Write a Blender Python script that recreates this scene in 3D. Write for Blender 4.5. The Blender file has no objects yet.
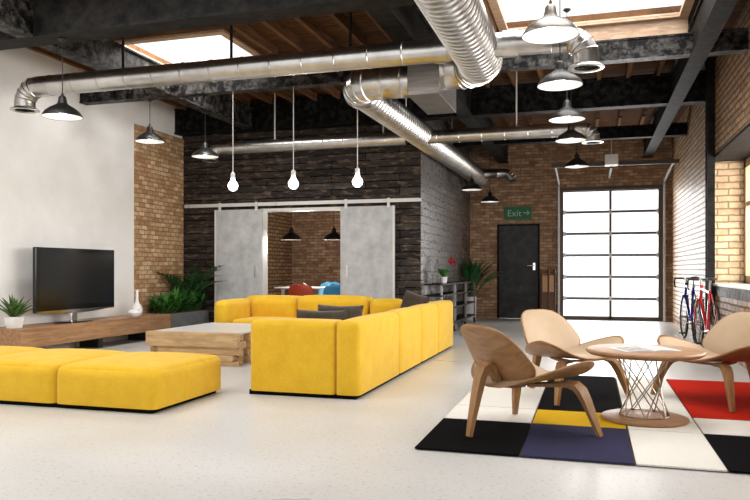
import bpy, bmesh, math, random
from mathutils import Vector, Matrix, Euler
R = random.Random(7)
PI = math.pi
scene = bpy.context.scene
COL = scene.collection

# ------------------------------------------------------------------ materials
def new_mat(name):
    m = bpy.data.materials.new(name)
    m.use_nodes = True
    nt = m.node_tree
    b = nt.nodes['Principled BSDF']
    return m, nt, b

def node(nt, typ, **kw):
    n = nt.nodes.new(typ)
    for k, v in kw.items():
        if k in n.inputs:
            n.inputs[k].default_value = v
        else:
            setattr(n, k, v)
    return n

def ramp(nt, stops):
    n = nt.nodes.new('ShaderNodeValToRGB')
    e = n.color_ramp.elements
    e[0].position, e[0].color = stops[0][0], (*stops[0][1], 1)
    e[1].position, e[1].color = stops[-1][0], (*stops[-1][1], 1)
    for p, c in stops[1:-1]:
        x = e.new(p)
        x.color = (*c, 1)
    return n

def add_bump(nt, b, src, strength, dist=0.01):
    bp = node(nt, 'ShaderNodeBump')
    bp.inputs['Strength'].default_value = strength
    bp.inputs['Distance'].default_value = dist
    nt.links.new(src, bp.inputs['Height'])
    nt.links.new(bp.outputs['Normal'], b.inputs['Normal'])
    return bp

def plain(name, col, rough=0.5, metal=0.0, spec=0.5, coat=0.0):
    m, nt, b = new_mat(name)
    b.inputs['Base Color'].default_value = (*col, 1)
    b.inputs['Roughness'].default_value = rough
    b.inputs['Metallic'].default_value = metal
    b.inputs['Specular IOR Level'].default_value = spec
    b.inputs['Coat Weight'].default_value = coat
    return m

def noisy(name, c1, c2, scale, rough=0.6, metal=0.0, stretch=(1, 1, 1), bump=0.0, detail=6, lo=0.35, hi=0.65, coord='Object', spec=0.5, rough2=None):
    m, nt, b = new_mat(name)
    tc = node(nt, 'ShaderNodeTexCoord')
    mp = node(nt, 'ShaderNodeMapping')
    mp.inputs['Scale'].default_value = stretch
    nt.links.new(tc.outputs[coord], mp.inputs['Vector'])
    nz = node(nt, 'ShaderNodeTexNoise')
    nz.inputs['Scale'].default_value = scale
    nz.inputs['Detail'].default_value = detail
    nz.inputs['Roughness'].default_value = 0.65
    nt.links.new(mp.outputs[0], nz.inputs['Vector'])
    rp = ramp(nt, [(lo, c1), (hi, c2)])
    nt.links.new(nz.outputs['Fac'], rp.inputs[0])
    nt.links.new(rp.outputs[0], b.inputs['Base Color'])
    b.inputs['Roughness'].default_value = rough
    b.inputs['Metallic'].default_value = metal
    b.inputs['Specular IOR Level'].default_value = spec
    if rough2 is not None:
        mr = node(nt, 'ShaderNodeMapRange')
        mr.inputs['From Min'].default_value = lo
        mr.inputs['From Max'].default_value = hi
        mr.inputs['To Min'].default_value = rough
        mr.inputs['To Max'].default_value = rough2
        nt.links.new(nz.outputs['Fac'], mr.inputs['Value'])
        nt.links.new(mr.outputs[0], b.inputs['Roughness'])
    if bump:
        add_bump(nt, b, nz.outputs['Fac'], bump)
    return m

def brick_mat(name, axis, c1, c2, cm, bw=0.24, bh=0.08, mortar=0.012, rough=0.75, dark=(0.2, 0.11, 0.06), dark_amt=0.5, bump=0.6, offset=0.5, patch=None, spec=0.4, pstretch=(1, 1, 1), plo=0.60):
    """bricks laid along world axis 'x' or 'y' and up z"""
    m, nt, b = new_mat(name)
    g = node(nt, 'ShaderNodeNewGeometry')
    sp = node(nt, 'ShaderNodeSeparateXYZ')
    nt.links.new(g.outputs['Position'], sp.inputs[0])
    cb = node(nt, 'ShaderNodeCombineXYZ')
    if axis == 'xy':
        ad = node(nt, 'ShaderNodeMath', operation='ADD')
        nt.links.new(sp.outputs['X'], ad.inputs[0])
        nt.links.new(sp.outputs['Y'], ad.inputs[1])
        nt.links.new(ad.outputs[0], cb.inputs[0])
    else:
        nt.links.new(sp.outputs['X' if axis == 'x' else 'Y'], cb.inputs[0])
    nt.links.new(sp.outputs['Z'], cb.inputs[1])
    # slightly wavy courses
    nzw = node(nt, 'ShaderNodeTexNoise')
    nzw.inputs['Scale'].default_value = 9.0
    nt.links.new(cb.outputs[0], nzw.inputs['Vector'])
    vm = node(nt, 'ShaderNodeVectorMath', operation='MULTIPLY_ADD')
    vm.inputs[1].default_value = (0.026, 0.026, 0)
    nt.links.new(nzw.outputs['Color'], vm.inputs[0])
    nt.links.new(cb.outputs[0], vm.inputs[2])
    br = node(nt, 'ShaderNodeTexBrick')
    br.offset = offset
    br.inputs['Color1'].default_value = (*c1, 1)
    br.inputs['Color2'].default_value = (*c2, 1)
    br.inputs['Mortar'].default_value = (*cm, 1)
    br.inputs['Scale'].default_value = 1.0
    br.inputs['Mortar Size'].default_value = mortar
    br.inputs['Mortar Smooth'].default_value = 0.3
    br.inputs['Bias'].default_value = 0.0
    br.inputs['Brick Width'].default_value = bw
    br.inputs['Row Height'].default_value = bh
    nt.links.new(vm.outputs[0], br.inputs['Vector'])
    nz = node(nt, 'ShaderNodeTexNoise')
    nz.inputs['Scale'].default_value = 7.0
    nz.inputs['Detail'].default_value = 8.0
    nz.inputs['Roughness'].default_value = 0.7
    nt.links.new(cb.outputs[0], nz.inputs['Vector'])
    rp = ramp(nt, [(0.42, (0, 0, 0)), (0.68, (dark_amt,) * 3)])
    nt.links.new(nz.outputs['Fac'], rp.inputs[0])
    mx = node(nt, 'ShaderNodeMix', data_type='RGBA')
    nt.links.new(rp.outputs[0], mx.inputs['Factor'])
    nt.links.new(br.outputs['Color'], mx.inputs[6])
    mx.inputs[7].default_value = (*dark, 1)
    out = mx.outputs[2]
    if patch:
        nz2 = node(nt, 'ShaderNodeTexNoise')
        nz2.inputs['Scale'].default_value = 14.0
        nz2.inputs['Detail'].default_value = 5.0
        pm = node(nt, 'ShaderNodeVectorMath', operation='MULTIPLY')
        pm.inputs[1].default_value = pstretch
        nt.links.new(cb.outputs[0], pm.inputs[0])
        nt.links.new(pm.outputs[0], nz2.inputs['Vector'])
        rp2 = ramp(nt, [(plo, (0, 0, 0)), (plo + .12, (0.7,) * 3)])
        nt.links.new(nz2.outputs['Fac'], rp2.inputs[0])
        mx2 = node(nt, 'ShaderNodeMix', data_type='RGBA')
        nt.links.new(rp2.outputs[0], mx2.inputs['Factor'])
        nt.links.new(out, mx2.inputs[6])
        mx2.inputs[7].default_value = (*patch, 1)
        out = mx2.outputs[2]
    nt.links.new(out, b.inputs['Base Color'])
    b.inputs['Roughness'].default_value = rough
    ms = node(nt, 'ShaderNodeMapRange')
    ms.inputs['To Min'].default_value = spec
    ms.inputs['To Max'].default_value = 0.02
    nt.links.new(br.outputs['Fac'], ms.inputs['Value'])
    nt.links.new(ms.outputs[0], b.inputs['Specular IOR Level'])
    sub = node(nt, 'ShaderNodeMath', operation='MULTIPLY_ADD')
    nt.links.new(nz.outputs['Fac'], sub.inputs[0])
    sub.inputs[1].default_value = 0.6
    inv = node(nt, 'ShaderNodeMath', operation='SUBTRACT')
    inv.inputs[0].default_value = 1.0
    nt.links.new(br.outputs['Fac'], inv.inputs[1])
    nt.links.new(inv.outputs[0], sub.inputs[2])
    add_bump(nt, b, sub.outputs[0], bump, 0.012)
    return m

def wood_mat(name, c1, c2, rough=0.4, scale=2.0, stretch=(1, 12, 12), bump=0.05, spec=0.3):
    m, nt, b = new_mat(name)
    b.inputs['Specular IOR Level'].default_value = spec
    tc = node(nt, 'ShaderNodeTexCoord')
    mp = node(nt, 'ShaderNodeMapping')
    mp.inputs['Scale'].default_value = stretch
    nt.links.new(tc.outputs['Object'], mp.inputs['Vector'])
    nz = node(nt, 'ShaderNodeTexNoise')
    nz.inputs['Scale'].default_value = scale
    nz.inputs['Detail'].default_value = 7
    nz.inputs['Roughness'].default_value = 0.6
    nz.inputs['Distortion'].default_value = 0.6
    nt.links.new(mp.outputs[0], nz.inputs['Vector'])
    rp = ramp(nt, [(0.3, c1), (0.7, c2)])
    nt.links.new(nz.outputs['Fac'], rp.inputs[0])
    nt.links.new(rp.outputs[0], b.inputs['Base Color'])
    b.inputs['Roughness'].default_value = rough
    if bump:
        add_bump(nt, b, nz.outputs['Fac'], bump)
    return m

def fabric(name, c, c2, scale=260):
    m, nt, b = new_mat(name)
    tc = node(nt, 'ShaderNodeTexCoord')
    nz = node(nt, 'ShaderNodeTexNoise')
    nz.inputs['Scale'].default_value = 6.0
    nz.inputs['Detail'].default_value = 10
    nz.inputs['Roughness'].default_value = 0.75
    nt.links.new(tc.outputs['Object'], nz.inputs['Vector'])
    rp = ramp(nt, [(0.35, c), (0.65, c2)])
    nt.links.new(nz.outputs['Fac'], rp.inputs[0])
    nt.links.new(rp.outputs[0], b.inputs['Base Color'])
    b.inputs['Roughness'].default_value = 0.9
    b.inputs['Specular IOR Level'].default_value = 0.15
    b.inputs['Sheen Weight'].default_value = 0.12
    n2 = node(nt, 'ShaderNodeTexNoise')
    n2.inputs['Scale'].default_value = 55
    n2.inputs['Detail'].default_value = 4
    nt.links.new(tc.outputs['Object'], n2.inputs['Vector'])
    add_bump(nt, b, n2.outputs['Fac'], 0.35, 0.01)
    return m

def emit(name, col, strength):
    m, nt, b = new_mat(name)
    b.inputs['Base Color'].default_value = (*col, 1)
    b.inputs['Emission Color'].default_value = (*col, 1)
    b.inputs['Emission Strength'].default_value = strength
    return m

def glass_mat(name, fac=0.06):
    m = bpy.data.materials.new(name)
    m.use_nodes = True
    nt = m.node_tree
    nt.nodes.clear()
    o = node(nt, 'ShaderNodeOutputMaterial')
    t = node(nt, 'ShaderNodeBsdfTransparent')
    g = node(nt, 'ShaderNodeBsdfGlossy')
    g.inputs['Roughness'].default_value = 0.05
    x = node(nt, 'ShaderNodeMixShader')
    x.inputs[0].default_value = fac
    nt.links.new(t.outputs[0], x.inputs[1])
    nt.links.new(g.outputs[0], x.inputs[2])
    nt.links.new(x.outputs[0], o.inputs['Surface'])
    return m

def floor_mat():
    m, nt, b = new_mat('polished_concrete')
    g = node(nt, 'ShaderNodeNewGeometry')
    mv = node(nt, 'ShaderNodeVectorMath', operation='ADD')
    mv.inputs[1].default_value = (13.73, 5.31, 2.17)
    nt.links.new(g.outputs['Position'], mv.inputs[0])
    n1 = node(nt, 'ShaderNodeTexNoise')
    n1.inputs['Scale'].default_value = 1.1
    n1.inputs['Detail'].default_value = 9
    n1.inputs['Roughness'].default_value = 0.55
    nt.links.new(mv.outputs[0], n1.inputs['Vector'])
    rp = ramp(nt, [(0.3, (0.535, 0.527, 0.512)), (0.7, (0.61, 0.602, 0.59))])
    nt.links.new(n1.outputs['Fac'], rp.inputs[0])
    n2 = node(nt, 'ShaderNodeTexNoise')
    n2.inputs['Scale'].default_value = 42
    n2.inputs['Detail'].default_value = 5
    n2.inputs['Roughness'].default_value = 0.6
    nt.links.new(mv.outputs[0], n2.inputs['Vector'])
    rp2 = ramp(nt, [(0.56, (0, 0, 0)), (0.70, (0.75,) * 3)])
    nt.links.new(n2.outputs['Fac'], rp2.inputs[0])
    mx = node(nt, 'ShaderNodeMix', data_type='RGBA')
    nt.links.new(rp2.outputs[0], mx.inputs['Factor'])
    nt.links.new(rp.outputs[0], mx.inputs[6])
    mx.inputs[7].default_value = (0.33, 0.31, 0.28, 1)
    nt.links.new(mx.outputs[2], b.inputs['Base Color'])
    mr = node(nt, 'ShaderNodeMapRange')
    mr.inputs['From Min'].default_value = 0.3
    mr.inputs['From Max'].default_value = 0.7
    mr.inputs['To Min'].default_value = 0.27
    mr.inputs['To Max'].default_value = 0.36
    nt.links.new(n1.outputs['Fac'], mr.inputs['Value'])
    nt.links.new(mr.outputs[0], b.inputs['Roughness'])
    add_bump(nt, b, n2.outputs['Fac'], 0.05, 0.005)
    return m

def duct_mat():
    m, nt, b = new_mat('galvanised_duct')
    tc = node(nt, 'ShaderNodeTexCoord')
    nz = node(nt, 'ShaderNodeTexNoise')
    nz.inputs['Scale'].default_value = 5.0
    nz.inputs['Detail'].default_value = 6
    nt.links.new(tc.outputs['Object'], nz.inputs['Vector'])
    rp = ramp(nt, [(0.3, (0.44, 0.425, 0.405)), (0.7, (0.60, 0.585, 0.565))])
    nt.links.new(nz.outputs['Fac'], rp.inputs[0])
    nt.links.new(rp.outputs[0], b.inputs['Base Color'])
    b.inputs['Metallic'].default_value = 1.0
    b.inputs['Roughness'].default_value = 0.3
    return m

M = {}
M['floor'] = floor_mat()
M['plaster'] = noisy('white_plaster', (0.74, 0.725, 0.70), (0.86, 0.85, 0.835), 0.8, 0.7, bump=0.03, coord='Object', detail=8, rough2=0.5)
BR1, BR2, BRM = (0.34, 0.18, 0.095), (0.68, 0.45, 0.28), (0.31, 0.215, 0.15)
M['brick_x'] = brick_mat('brick_along_x', 'x', BR1, BR2, BRM, bw=0.2, bh=0.07, mortar=0.010, patch=(0.52, 0.39, 0.27), dark=(0.12, 0.062, 0.034), dark_amt=0.7)
M['brick_y'] = brick_mat('brick_along_y', 'y', (0.33, 0.18, 0.09), (0.60, 0.40, 0.24), (0.17, 0.11, 0.068), bw=0.27, bh=0.086, mortar=0.016, rough=0.42, bump=1.0, patch=(0.58, 0.44, 0.31))
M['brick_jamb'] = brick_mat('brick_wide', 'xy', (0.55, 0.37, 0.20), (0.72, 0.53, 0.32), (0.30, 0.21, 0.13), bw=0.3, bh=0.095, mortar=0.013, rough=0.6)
M['brick_tan'] = brick_mat('split_face_tan_brick', 'y', (0.38, 0.20, 0.08), (0.74, 0.54, 0.33), (0.30, 0.19, 0.11), bw=0.155, bh=0.074, mortar=0.008, bump=1.0, dark=(0.26, 0.12, 0.045), dark_amt=0.8, patch=(0.72, 0.58, 0.41))
M['plank_x'] = brick_mat('charred_plank_along_x', 'x', (0.014, 0.011, 0.010), (0.060, 0.047, 0.039), (0.004, 0.003, 0.003), bw=1.2, bh=0.118, mortar=0.008, rough=0.6, dark=(0.007, 0.005, 0.004), dark_amt=0.9, bump=1.0, patch=(0.17, 0.115, 0.08), spec=0.22, pstretch=(.35, 1.3, 1), plo=.54)
M['plank_y'] = noisy('charred_plank', (0.030, 0.024, 0.021), (0.15, 0.135, 0.125), 7.0, 0.46, stretch=(1, 0.6, 1.6), bump=0.55, detail=9, rough2=0.22)
M['steel'] = noisy('black_steel', (0.004, 0.0038, 0.0035), (0.085, 0.080, 0.076), 11.0, 0.5, 0.0, bump=0.15, lo=0.44, hi=0.66, spec=0.12, rough2=0.45, detail=9)
M['steel_mid'] = noisy('worn_black_steel', (0.003, 0.0028, 0.0026), (0.024, 0.0225, 0.021), 11.0, 0.6, 0.0, bump=0.12, lo=0.44, hi=0.68, spec=0.07, detail=9)
M['steel_dark'] = noisy('dark_steel', (0.004, 0.0036, 0.0032), (0.022, 0.020, 0.018), 6.0, 0.6, 0.0, bump=0.1, spec=0.10)
M['door_steel'] = noisy('door_steel', (0.022, 0.022, 0.023), (0.055, 0.055, 0.057), 4.0, 0.42, 0.0, bump=0.05, spec=0.3)
M['deck'] = brick_mat('roof_deck_boards', 'x', (0.10, 0.055, 0.030), (0.19, 0.11, 0.065), (0.015, 0.009, 0.006), bw=9.0, bh=0.16, mortar=0.006, rough=0.8, dark=(0.04, 0.024, 0.014), dark_amt=0.7)
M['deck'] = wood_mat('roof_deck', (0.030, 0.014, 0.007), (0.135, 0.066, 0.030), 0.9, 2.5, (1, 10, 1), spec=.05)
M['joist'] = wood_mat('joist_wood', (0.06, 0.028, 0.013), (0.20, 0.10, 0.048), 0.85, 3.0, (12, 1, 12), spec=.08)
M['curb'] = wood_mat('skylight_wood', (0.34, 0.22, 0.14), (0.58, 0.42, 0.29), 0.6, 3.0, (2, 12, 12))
M['duct'] = duct_mat()
M['metal'] = plain('brushed_metal', (0.62, 0.61, 0.60), 0.3, 1.0)
M['chrome'] = plain('chrome', (0.8, 0.8, 0.8), 0.12, 1.0)
M['rail'] = plain('pale_rail', (0.66, 0.65, 0.63), 0.4, 0.2)
M['yellow'] = fabric('yellow_upholstery', (0.63, 0.375, 0.020), (0.72, 0.445, 0.030))
M['black'] = plain('matt_black', (0.012, 0.012, 0.012), 0.5)
M['plinth'] = plain('plinth_black', (0.004, 0.004, 0.004), 0.7, spec=0.05)
M['gloss_black'] = plain('gloss_black', (0.008, 0.008, 0.008), 0.12)
M['screen'] = plain('tv_screen', (0.012, 0.012, 0.012), 0.16, spec=0.45)
M['lamp_shell'] = plain('lamp_shell', (0.014, 0.013, 0.012), 0.38, 0.0, spec=0.4, coat=0.08)
M['lamp_bronze'] = plain('lamp_pewter', (0.20, 0.185, 0.165), 0.34, 0.8)
M['lamp_inner'] = plain('lamp_inner', (0.88, 0.88, 0.86), 0.5)
M['bulb'] = emit('lit_bulb', (1.0, 0.97, 0.93), 6.0)
M['globe'] = emit('lit_globe', (1.0, 0.985, 0.96), 3.0)
M['concrete_panel'] = noisy('concrete_panel', (0.36, 0.37, 0.38), (0.52, 0.53, 0.54), 5.0, 0.6, bump=0.03, detail=9)
M['walnut'] = wood_mat('cabinet_wood', (0.23, 0.115, 0.052), (0.46, 0.26, 0.13), 0.45, 3.0, (10, 0.8, 10))
M['timber'] = wood_mat('timber', (0.36, 0.22, 0.105), (0.64, 0.44, 0.235), 0.6, 3.0, (1.2, 9, 9))
M['timber_end'] = noisy('timber_end', (0.36, 0.23, 0.12), (0.60, 0.42, 0.24), 30, 0.7)
M['slab'] = noisy('pale_slab', (0.52, 0.50, 0.47), (0.62, 0.60, 0.57), 4, 0.35)
M['planter'] = noisy('grey_planter', (0.11, 0.114, 0.118), (0.165, 0.17, 0.174), 5, 0.7)
M['chairwood'] = wood_mat('chair_veneer', (0.20, 0.098, 0.040), (0.36, 0.195, 0.088), 0.42, 3.0, (9, 1.2, 4))
M['legwood'] = wood_mat('leg_veneer', (0.24, 0.118, 0.048), (0.38, 0.21, 0.095), 0.42, 3.0, (9, 9, 1.2))
M['tablewood'] = wood_mat('table_veneer', (0.23, 0.115, 0.052), (0.38, 0.21, 0.105), 0.45, 3.0, (1.2, 9, 9))
M['leather'] = noisy('tan_leather', (0.37, 0.262, 0.165), (0.42, 0.305, 0.195), 3.0, 0.6, bump=0.02)
M['wire'] = plain('wire_steel', (0.42, 0.37, 0.31), 0.3, 1.0)
M['post'] = plain('grey_post', (0.30, 0.29, 0.285), 0.4, 0.9)
M['track'] = plain('track_grey', (0.10, 0.085, 0.07), 0.6, spec=0.12)
M['white'] = plain('white_ceramic', (0.85, 0.85, 0.84), 0.25)
M['white_matt'] = plain('white_matt', (0.80, 0.80, 0.79), 0.5)
M['green'] = noisy('leaf_green', (0.025, 0.105, 0.016), (0.085, 0.26, 0.04), 8, 0.4)
M['green_dark'] = noisy('leaf_dark', (0.012, 0.062, 0.016), (0.035, 0.14, 0.034), 8, 0.38)
M['green_agave'] = noisy('leaf_agave', (0.025, 0.065, 0.012), (0.10, 0.20, 0.045), 8, 0.45)
M['stem'] = plain('stem', (0.10, 0.14, 0.04), 0.6)
M['soil'] = plain('soil', (0.025, 0.018, 0.012), 0.9)
M['petal'] = plain('petal_red', (0.50, 0.012, 0.03), 0.5)
M['cushion'] = fabric('brown_grey_cushion', (0.036, 0.027, 0.020), (0.070, 0.054, 0.041))
M['exit_green'] = plain('sign_green', (0.012, 0.16, 0.055), 0.5)
M['sign_white'] = plain('sign_white', (0.50, 0.54, 0.50), 0.6)
M['garage'] = plain('garage_frame', (0.075, 0.058, 0.045), 0.45, 0.3)
M['glass'] = glass_mat('window_glass')
M['win_wood'] = wood_mat('window_wood', (0.42, 0.28, 0.16), (0.60, 0.43, 0.27), 0.5, 3.0, (8, 8, 1))
M['blue'] = plain('bike_blue', (0.012, 0.018, 0.26), 0.25, coat=0.5)
M['red'] = plain('bike_red', (0.46, 0.016, 0.022), 0.25, coat=0.5)
M['tyre'] = plain('tyre', (0.02, 0.02, 0.02), 0.7)
M['shell_red'] = plain('shell_red', (0.40, 0.045, 0.018), 0.4)
M['shell_blue'] = plain('shell_blue', (0.025, 0.20, 0.40), 0.4)
M['shell_sky'] = plain('shell_sky', (0.10, 0.46, 0.75), 0.4)
M['page'] = plain('page_white', (0.62, 0.61, 0.59), 0.5)
M['page_print'] = noisy('page_print', (0.12, 0.12, 0.12), (0.45, 0.44, 0.42), 22, 0.5)
M['panel_brown'] = wood_mat('gate_brown', (0.07, 0.035, 0.02), (0.14, 0.075, 0.045), 0.5, 4)
M['panel_tan'] = wood_mat('gate_tan', (0.36, 0.20, 0.11), (0.52, 0.32, 0.19), 0.5, 4)
def rug_mat(name, c):
    d = tuple(x * 0.72 for x in c)
    return noisy('rug_' + name, d, c, 130, 0.95, bump=0.6, detail=3, spec=0.03)
M['rug_black'] = rug_mat('black', (0.0045, 0.004, 0.005))
M['rug_white'] = rug_mat('white', (0.84, 0.81, 0.745))
M['rug_blue'] = rug_mat('blue', (0.042, 0.041, 0.085))
M['rug_yellow'] = rug_mat('yellow', (0.70, 0.42, 0.018))
M['rug_red'] = rug_mat('red', (0.50, 0.018, 0.006))
M['rug_edge'] = plain('rug_edge', (0.06, 0.05, 0.04), 0.95)

# ------------------------------------------------------------------ mesh builder
class MB:
    def __init__(self):
        self.bm = bmesh.new()
        self.mi = 0
    def face(self, vs):
        try:
            f = self.bm.faces.new(vs)
            f.material_index = self.mi
            return f
        except ValueError:
            return None
    def box(self, x0, x1, y0, y1, z0, z1, mat=None, bev=0.0):
        vs = [self.bm.verts.new(p) for p in ((x0, y0, z0), (x1, y0, z0), (x1, y1, z0), (x0, y1, z0), (x0, y0, z1), (x1, y0, z1), (x1, y1, z1), (x0, y1, z1))]
        fs = [self.face([vs[i] for i in q]) for q in ((3, 2, 1, 0), (4, 5, 6, 7), (0, 1, 5, 4), (1, 2, 6, 5), (2, 3, 7, 6), (3, 0, 4, 7))]
        if bev:
            es = list({e for f in fs for e in f.edges})
            r = bmesh.ops.bevel(self.bm, geom=es, offset=bev, segments=2, affect='EDGES', profile=0.5)
            for f in r['faces']:
                f.material_index = self.mi
            vs = list({v for f in r['faces'] for v in f.verts} | {v for v in vs if v.is_valid})
        if mat is not None:
            for v in vs:
                v.co = mat @ v.co
        return self
    def rings(self, rings, closed=True, cap0=True, cap1=True):
        """rings: list of lists of points; skins them"""
        R_ = [[self.bm.verts.new(p) for p in r] for r in rings]
        n = len(R_[0])
        for a, b in zip(R_, R_[1:]):
            for i in range(n if closed else n - 1):
                j = (i + 1) % n
                self.face((a[i], a[j], b[j], b[i]))
        if cap0:
            self.face(list(reversed(R_[0])))
        if cap1:
            self.face(R_[-1])
        return self
    def tube(self, pts, r, seg=10, cap=True):
        """tube along pts; r number or list"""
        pts = [Vector(p) for p in pts]
        rs = r if isinstance(r, (list, tuple)) else [r] * len(pts)
        rings = []
        t0 = (pts[1] - pts[0]).normalized()
        up = Vector((0, 0, 1)) if abs(t0.z) < 0.95 else Vector((1, 0, 0))
        n = (up - t0 * up.dot(t0)).normalized()
        for i, p in enumerate(pts):
            if i == 0:
                t = t0
            elif i == len(pts) - 1:
                t = (pts[i] - pts[i - 1]).normalized()
            else:
                t = ((pts[i] - pts[i - 1]).normalized() + (pts[i + 1] - pts[i]).normalized())
                t = t.normalized() if t.length > 1e-6 else (pts[i] - pts[i - 1]).normalized()
            n = n - t * n.dot(t)
            n.normalize()
            bn = t.cross(n)
            rings.append([p + (n * math.cos(2 * PI * k / seg) + bn * math.sin(2 * PI * k / seg)) * rs[i] for k in range(seg)])
        return self.rings(rings, True, cap, cap)
    def lathe(self, prof, seg=32, origin=(0, 0, 0), axis='z', cap0=False, cap1=False):
        o = Vector(origin)
        rings = []
        for r, z in prof:
            ring = []
            for k in range(seg):
                a = 2 * PI * k / seg
                c, s = r * math.cos(a), r * math.sin(a)
                if axis == 'z':
                    p = Vector((c, s, z))
                elif axis == 'x':
                    p = Vector((z, c, s))
                else:
                    p = Vector((s, z, c))
                ring.append(o + p)
            rings.append(ring)
        return self.rings(rings, True, cap0, cap1)
    def sweep(self, pts, widths, thick, side):
        """rectangular bar: side = fixed width direction; thickness in the path plane"""
        pts = [Vector(p) for p in pts]
        side = Vector(side).normalized()
        rings = []
        for i, p in enumerate(pts):
            t = (pts[min(i + 1, len(pts) - 1)] - pts[max(i - 1, 0)]).normalized()
            n = t.cross(side).normalized()
            sd = n.cross(t).normalized()
            w = widths[i] / 2 if isinstance(widths, (list, tuple)) else widths / 2
            h = thick[i] / 2 if isinstance(thick, (list, tuple)) else thick / 2
            rings.append([p + sd * w + n * h, p - sd * w + n * h, p - sd * w - n * h, p + sd * w - n * h])
        return self.rings(rings)
    def softbox(self, x0, x1, y0, y1, z0, z1, rad=0.06, puff=0.02, n=10, mat=None, side_puff=0.0):
        cx, cy, cz = (x0 + x1) / 2, (y0 + y1) / 2, (z0 + z1) / 2
        hx, hy, hz = (x1 - x0) / 2, (y1 - y0) / 2, (z1 - z0) / 2
        rad = min(rad, hx * .98, hy * .98, hz * .98)
        def coords(h):
            # dense near the edges so the rounding is smooth
            inner = h - rad
            edge = [rad * (1 - math.cos(PI / 2 * k / 3)) for k in range(3)]
            c = [-h + e for e in edge]
            m = [-inner + 2 * inner * k / n for k in range(n + 1)]
            return c + m + [-q for q in reversed(c)]
        X, Y, Z = coords(hx), coords(hy), coords(hz)
        cache = {}
        def V(x, y, z):
            key = (round(x, 5), round(y, 5), round(z, 5))
            if key in cache:
                return cache[key]
            ix = max(-(hx - rad), min(hx - rad, x))
            iy = max(-(hy - rad), min(hy - rad, y))
            iz = max(-(hz - rad), min(hz - rad, z))
            d = Vector((x - ix, y - iy, z - iz))
            p = Vector((ix, iy, iz)) + (d.normalized() * rad if d.length > 1e-9 else d)
            if z < 0:                      # square lower edge, rounded only in plan
                m_ = max(abs(d.x), abs(d.y))
                h_ = Vector((d.x, d.y, 0))
                p = Vector((ix, iy, z)) + (h_.normalized() * m_ if m_ > 1e-9 else h_)
            fx, fy, fz = 1 - (x / hx) ** 2, 1 - (y / hy) ** 2, 1 - (z / hz) ** 2
            if z > 0:
                p.z += puff * max(0, fx) ** .6 * max(0, fy) ** .6 * (z / hz)
            p.x += side_puff * max(0, fy) * max(0, fz) * (x / hx)
            p.y += side_puff * max(0, fx) * max(0, fz) * (y / hy)
            p += Vector((cx, cy, cz))
            if mat is not None:
                p = mat @ p
            v = self.bm.verts.new(p)
            cache[key] = v
            return v
        def grid(A, B, f, flip):
            for i in range(len(A) - 1):
                for j in range(len(B) - 1):
                    q = [f(A[i], B[j]), f(A[i + 1], B[j]), f(A[i + 1], B[j + 1]), f(A[i], B[j + 1])]
                    if flip:
                        q.reverse()
                    if len(set(q)) == 4:
                        self.face(q)
        grid(X, Y, lambda a, b: V(a, b, hz), False)
        grid(X, Y, lambda a, b: V(a, b, -hz), True)
        grid(X, Z, lambda a, b: V(a, -hy, b), False)
        grid(X, Z, lambda a, b: V(a, hy, b), True)
        grid(Y, Z, lambda a, b: V(hx, a, b), False)
        grid(Y, Z, lambda a, b: V(-hx, a, b), True)
        return self
    def ibeam(self, axis, a0, a1, c, z0, z1, fw=0.2, ft=0.025, web=0.05):
        """axis 'x': runs a0..a1 in x centred on y=c"""
        def b(p0, p1, lo, hi):
            if axis == 'x':
                self.box(a0, a1, c + p0, c + p1, lo, hi)
            else:
                self.box(c + p0, c + p1, a0, a1, lo, hi)
        b(-fw / 2, fw / 2, z0, z0 + ft)
        b(-fw / 2, fw / 2, z1 - ft, z1)
        b(-web / 2, web / 2, z0 + ft, z1 - ft)
        return self
    def leaf(self, base, direction, length, width, droop=0.3, n=7, fold=0.25, tip=0.02):
        """arching blade leaf"""
        b = Vector(base)
        d = Vector(direction).normalized()
        side = d.cross(Vector((0, 0, 1)))
        if side.length < 1e-3:
            side = Vector((1, 0, 0))
        side.normalize()
        prev = None
        p = b.copy()
        for i in range(n + 1):
            t = i / n
            w = width * (math.sin(PI * (0.12 + 0.88 * t) ** 0.8) + tip * (1 - t)) * 0.5
            if i == n:
                w = width * 0.03
            up = side.cross(d).normalized()
            row = [self.bm.verts.new(p - side * w + up * w * fold), self.bm.verts.new(p), self.bm.verts.new(p + side * w + up * w * fold)]
            if prev:
                self.face((prev[0], prev[1], row[1], row[0]))
                self.face((prev[1], prev[2], row[2], row[1]))
            prev = row
            p = p + d * (length / n)
            d = (d + Vector((0, 0, -droop / n * (0.4 + 1.6 * t)))).normalized()
        return self
    def build(self, name, mats, parent=None, off=None, smooth=True, angle=35, solid=None):
        if off is not None:
            o3 = Vector(off)
            for v in self.bm.verts:
                v.co -= o3
        bmesh.ops.recalc_face_normals(self.bm, faces=self.bm.faces) if solid is None else None
        me = bpy.data.meshes.new(name)
        self.bm.to_mesh(me)
        self.bm.free()
        if smooth:
            me.shade_smooth()
            me.set_sharp_from_angle(angle=math.radians(angle))
        for m in (mats if isinstance(mats, (list, tuple)) else [mats]):
            me.materials.append(m)
        o = bpy.data.objects.new(name, me)
        COL.objects.link(o)
        if parent:
            o.parent = parent
        return o

def tag(o, label=None, cat=None, group=None, kind=None):
    if label: o['label'] = label
    if cat: o['category'] = cat
    if group: o['group'] = group
    if kind: o['kind'] = kind
    return o

def thing(name, label, cat, loc=(0, 0, 0), rz=0.0, group=None, kind=None):
    o = bpy.data.objects.new(name, None)
    o.empty_display_size = 0.1
    COL.objects.link(o)
    o.location = loc
    o.rotation_euler = (0, 0, rz)
    return tag(o, label, cat, group, kind)

def struct(name, mb, mats, label=None, smooth=False):
    o = mb.build(name, mats, smooth=smooth)
    return tag(o, label, None, None, 'structure')

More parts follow.
